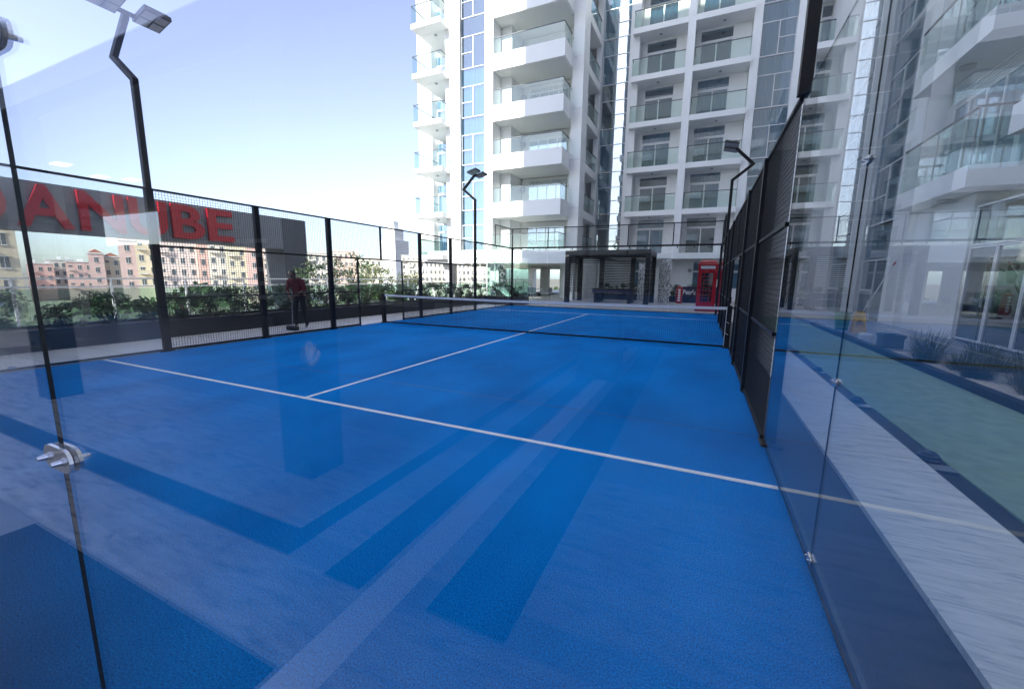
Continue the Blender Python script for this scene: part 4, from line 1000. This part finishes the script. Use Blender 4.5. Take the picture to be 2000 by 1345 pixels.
for i in range(40): q.cyl((13.6, 14.75, 0.52), (13.6+rnd.uniform(-.14, .14), 14.75+rnd.uniform(-.14, .14), 0.08), 0.01, n=4)
q.build('mop_head', 'net_tape', mp_)
cr = thing('plastic_crate', 'dark grey plastic crate with white cloth on the paving kerb', 'crate', (13.25, 11.5, 0.075))
q = MB(); cx, cy_ = 13.28, 11.45
for a in ((-.17, -.15, -.22, .22), (.15, .17, -.22, .22), (-.149, .149, -.22, -.2), (-.149, .149, .2, .22)): q.box(cx+a[0], cx+a[1], cy_+a[2], cy_+a[3], 0.08, 0.36)
q.box(cx-.149, cx+.149, cy_-.199, cy_+.199, 0.08, 0.1); q.box(cx-.19, cx+.19, cy_-.24, cy_-.221, 0.31, 0.37); q.box(cx-.19, cx+.19, cy_+.221, cy_+.24, 0.31, 0.37); q.box(cx-.19, cx-.171, cy_-.22, cy_+.22, 0.31, 0.37); q.box(cx+.171, cx+.19, cy_-.22, cy_+.22, 0.31, 0.37)
q.build('box', 'grey_plastic', cr); MB().bbox(cx-.14, cx+.1, cy_-.19, cy_+.15, 0.101, 0.33, 0.03).build('folded_cloth', 'net_tape', cr)
tag(MB().bbox(13.08, 13.32, 12.55, 12.85, 0.076, 0.24, 0.03).build('white_tub', 'white_metal'), 'small white tub beside the dark grey crate', 'tub')
for i, y in enumerate((2.6, 4.23, 6.1, 8.1, 9.95)):
    s = thing('ground_light', 'small dark dome light in the gutter, %s from the viewer' % ordn[i], 'ground light', (11.27, y, -0.008), 'dome lights along the gutter')
    q = MB(); pr = [(0.085, 0), (0.082, 0.03), (0.065, 0.06), (0.035, 0.08), (0.0, 0.085)]
    for (ra, za), (rb, zb_) in zip(pr[:-1], pr[1:]): q.cyl((11.265, y, -0.008+za), (11.265, y, -0.008+zb_), ra, rb+0.0005, 12)
    q.build('dome', 'channel', s, smooth=True); MB().box(11.19, 11.34, y-0.3, y-0.17, -0.007, 0.02).build('cover_plate', 'steel', s)
def grass_tuft(n, h, spread, seed):
    rnd = random.Random(seed); mb = MB()
    for i in range(n):
        a = rnd.uniform(0, 6.28); el = R(rnd.triangular(8, 88, 62)); ln = h*rnd.uniform(.6, 1.15); x, y = math.cos(a), math.sin(a); w_ = 0.0035
        b0 = Vector((x*0.22*rnd.random(), y*0.22*rnd.random(), 0.0)); c_, s_ = math.cos(el)*ln, math.sin(el)*ln
        pts = [b0, b0+Vector((x*c_*.35, y*c_*.35, s_*.5)), b0+Vector((x*c_*.75, y*c_*.75, s_*.88)), b0+Vector((x*(c_+.06), y*(c_+.06), s_*.9))]
        t_ = Vector((-y, x, 0))*w_; V = []
        for j, p in enumerate(pts): k_ = 1-j/3.2; V += [p-t_*k_, p+t_*k_]
        mb.add(V, [(0, 1, 3, 2), (2, 3, 5, 4), (4, 5, 7, 6)])
    return mb.mesh('blades', 'leaf_grass')
GT_ = [grass_tuft(520, 0.42, 0.30, 1), grass_tuft(560, 0.34, 0.36, 2), grass_tuft(420, 0.58, 0.30, 3)]
gs = [(13.5, 10.3, 1.1, 2), (13.25, 9.7, 0.9, 1), (13.45, 9.0, 0.9, 0), (13.35, 8.35, 0.95, 1), (13.75, 7.9, 1.1, 2), (13.5, 7.3, 1.0, 0), (14.0, 9.3, 1.1, 1), (14.2, 8.3, 1.2, 2), (14.3, 10.4, 1.0, 0), (13.5, 6.5, 1.0, 1), (14.2, 7.2, 1.1, 0), (14.8, 9.6, 1.1, 1)]
for i, (x, y, s_, k) in enumerate(gs):
    o = thing('grass_clump', 'tufted grass clump in the pebble bed, %s counting from the grey crate' % ordn[i], 'plant', (0, 0, 0), 'grass clumps in the pebble bed')
    link('blades', GT_[k], o); o.location = (x, y, 0.05); o.rotation_euler.z = random.uniform(0, 6); o.scale = (s_, s_, s_)

# ------------------------------------------------------------------ person sweeping the walkway
pe = thing('person', 'person in red shirt and dark trousers bending over a broom on the walkway', 'person', (-1.0, 7.75, 0))
def skin_mesh(verts, edges, rad, name, sub=2):
    me = bpy.data.meshes.new(name); me.from_pydata(verts, edges, [])
    o = bpy.data.objects.new(name, me); COL.objects.link(o)
    mo = o.modifiers.new('s', 'SKIN'); mo.use_smooth_shade = True
    su = o.modifiers.new('b', 'SUBSURF'); su.levels = sub; su.render_levels = sub
    for i, r_ in enumerate(rad):
        sv = me.skin_vertices[0].data[i]; sv.radius = r_ if isinstance(r_, tuple) else (r_, r_); sv.use_root = (i == 0)
    dg = bpy.context.evaluated_depsgraph_get(); dg.update()
    m2 = bpy.data.meshes.new_from_object(o.evaluated_get(dg)); bpy.data.objects.remove(o); return m2
# local frame: +y is the way the person faces, bent forward
v_ = [(0, 0, .88), (0, .03, 1.02), (0, .10, 1.18), (0, .18, 1.33), (0, .23, 1.40), (0, .28, 1.44), (0, .33, 1.50),
      (.09, 0, .84), (.11, .06, .47), (.12, 0, .09), (.12, .13, .04), (-.09, 0, .84), (-.12, .04, .47), (-.15, -.04, .09), (-.16, .09, .04),
      (.17, .17, 1.33), (.23, .20, 1.08), (.10, .33, .90), (.05, .39, .84), (-.17, .17, 1.33), (-.24, .18, 1.08), (-.10, .34, .97), (-.02, .39, .93)]
e_ = [(0, 1), (1, 2), (2, 3), (3, 4), (4, 5), (5, 6), (0, 7), (7, 8), (8, 9), (9, 10), (0, 11), (11, 12), (12, 13), (13, 14), (3, 15), (15, 16), (16, 17), (17, 18), (3, 19), (19, 20), (20, 21), (21, 22)]
ra = [(.16, .11), (.155, .11), (.165, .115), (.16, .10), .065, .055, .06, (.10, .10), .075, .045, (.045, .03), (.10, .10), .075, .045, (.045, .03), .072, .056, .037, .035, .072, .056, .037, .035]
bm2 = skin_mesh(v_, e_, ra, 'body')
for mn in ('shirt_red', 'trouser', 'skin', 'shoe'): bm2.materials.append(MATS[mn])
for p in bm2.polygons:
    c = p.center; p.use_smooth = True
    if c.z < 0.085: p.material_index = 3
    elif c.y > 0.27 and c.z < 1.1: p.material_index = 2
    elif c.z > 1.41 or (c.z > 1.37 and c.y > .2 and abs(c.x) < .07): p.material_index = 2
    elif c.z < 0.90: p.material_index = 1
    elif abs(c.x) > .14 and c.z < 1.04: p.material_index = 2
    else: p.material_index = 0
body = link('body', bm2, pe, (-1.0, 7.75, 0))
def ellipsoid(c, r_, n=14, mfun=None):
    V = []; Fs = []
    for i in range(n+1):
        th_ = math.pi*i/n
        for j in range(2*n):
            ph = math.pi*j/n; V.append((c[0]+r_[0]*math.sin(th_)*math.cos(ph), c[1]+r_[1]*math.sin(th_)*math.sin(ph), c[2]+r_[2]*math.cos(th_)))
    for i in range(n):
        for j in range(2*n): Fs.append((i*2*n+j, (i+1)*2*n+j, (i+1)*2*n+(j+1) % (2*n), i*2*n+(j+1) % (2*n)))
    return V, Fs
hm = MB(); V, Fs = ellipsoid((0, .37, 1.50), (.076, .10, .105))
V = [(x, y+(0.015 if abs(x) < .02 and y > .44 and 1.44 < z < 1.52 else 0), z) for x, y, z in V]
hm.add(V, Fs)
for s_ in (-1, 1):
    V, Fs = ellipsoid((s_*.078, .36, 1.49), (.012, .022, .032), 6); hm.add(V, Fs)
hd_ = hm.build('head', 'skin', body, smooth=True)
q = MB(); V, Fs = ellipsoid((0, .352, 1.525), (.086, .105, .098)); Fs = [f_ for f_ in Fs if sum(V[i][2] for i in f_)/4 > 1.49 or sum(V[i][1] for i in f_)/4 < .33]; q.add(V, Fs); q.build('hair', 'hair', hd_, smooth=True)
for sx in (-1, 1):
    V, Fs = ellipsoid((sx*.03, .462, 1.495), (.012, .006, .007), 6); MB().add(V, Fs).build('eye', 'text_black', hd_)
V, Fs = ellipsoid((0, .452, 1.445), (.022, .008, .006), 6); MB().add(V, Fs).build('mouth', 'hair', hd_)
for bx_, bz, s_ in ((.04, .82, 1), (-.01, .91, -1)):
    hnd = MB()
    for k in range(4):
        a0 = Vector((bx_+s_*.02, .40, bz+.025-k*.016)); a1 = a0+Vector((-s_*.012, .045, 0)); a2 = a1+Vector((-s_*.05, .008, -.003)); a3 = a2+Vector((-s_*.018, -.035, 0))
        hnd.cyl(a0, a1, .009, .009, 6); hnd.cyl(a1, a2, .009, .008, 6); hnd.cyl(a2, a3, .008, .006, 6)
    hnd.cyl((bx_+s_*.02, .395, bz+.03), (bx_-s_*.02, .40, bz+.05), .010, .008, 6)
    hnd.build('fingers', 'skin', body)
body.rotation_euler.z = R(-150)     # turned towards the court, head bowed
br = thing('broom', 'broom with pale handle held by the person in the red shirt', 'broom', (-0.75, 7.3, 0))
def wp(x, y, z):
    a = R(-150); return (-1.0+x*math.cos(a)-y*math.sin(a), 7.75+x*math.sin(a)+y*math.cos(a), z)
MB().cyl(wp(0.01, .43, 1.05), wp(0.02, .52, .1), .010, n=8).build('handle', 'grey_metal', br)
p0 = wp(0.02, .52, .05); MB().bbox(p0[0]-.2, p0[0]+.2, p0[1]-.06, p0[1]+.06, 0.04, 0.12, 0.015).build('broom_head', 'planter_black', br)
q = MB()
for i in range(60): q.box(p0[0]-.19+.38*i/60, p0[0]-.186+.38*i/60, p0[1]-.05, p0[1]+.05, -0.003, 0.04)
q.build('bristles', 'planter_black', br)
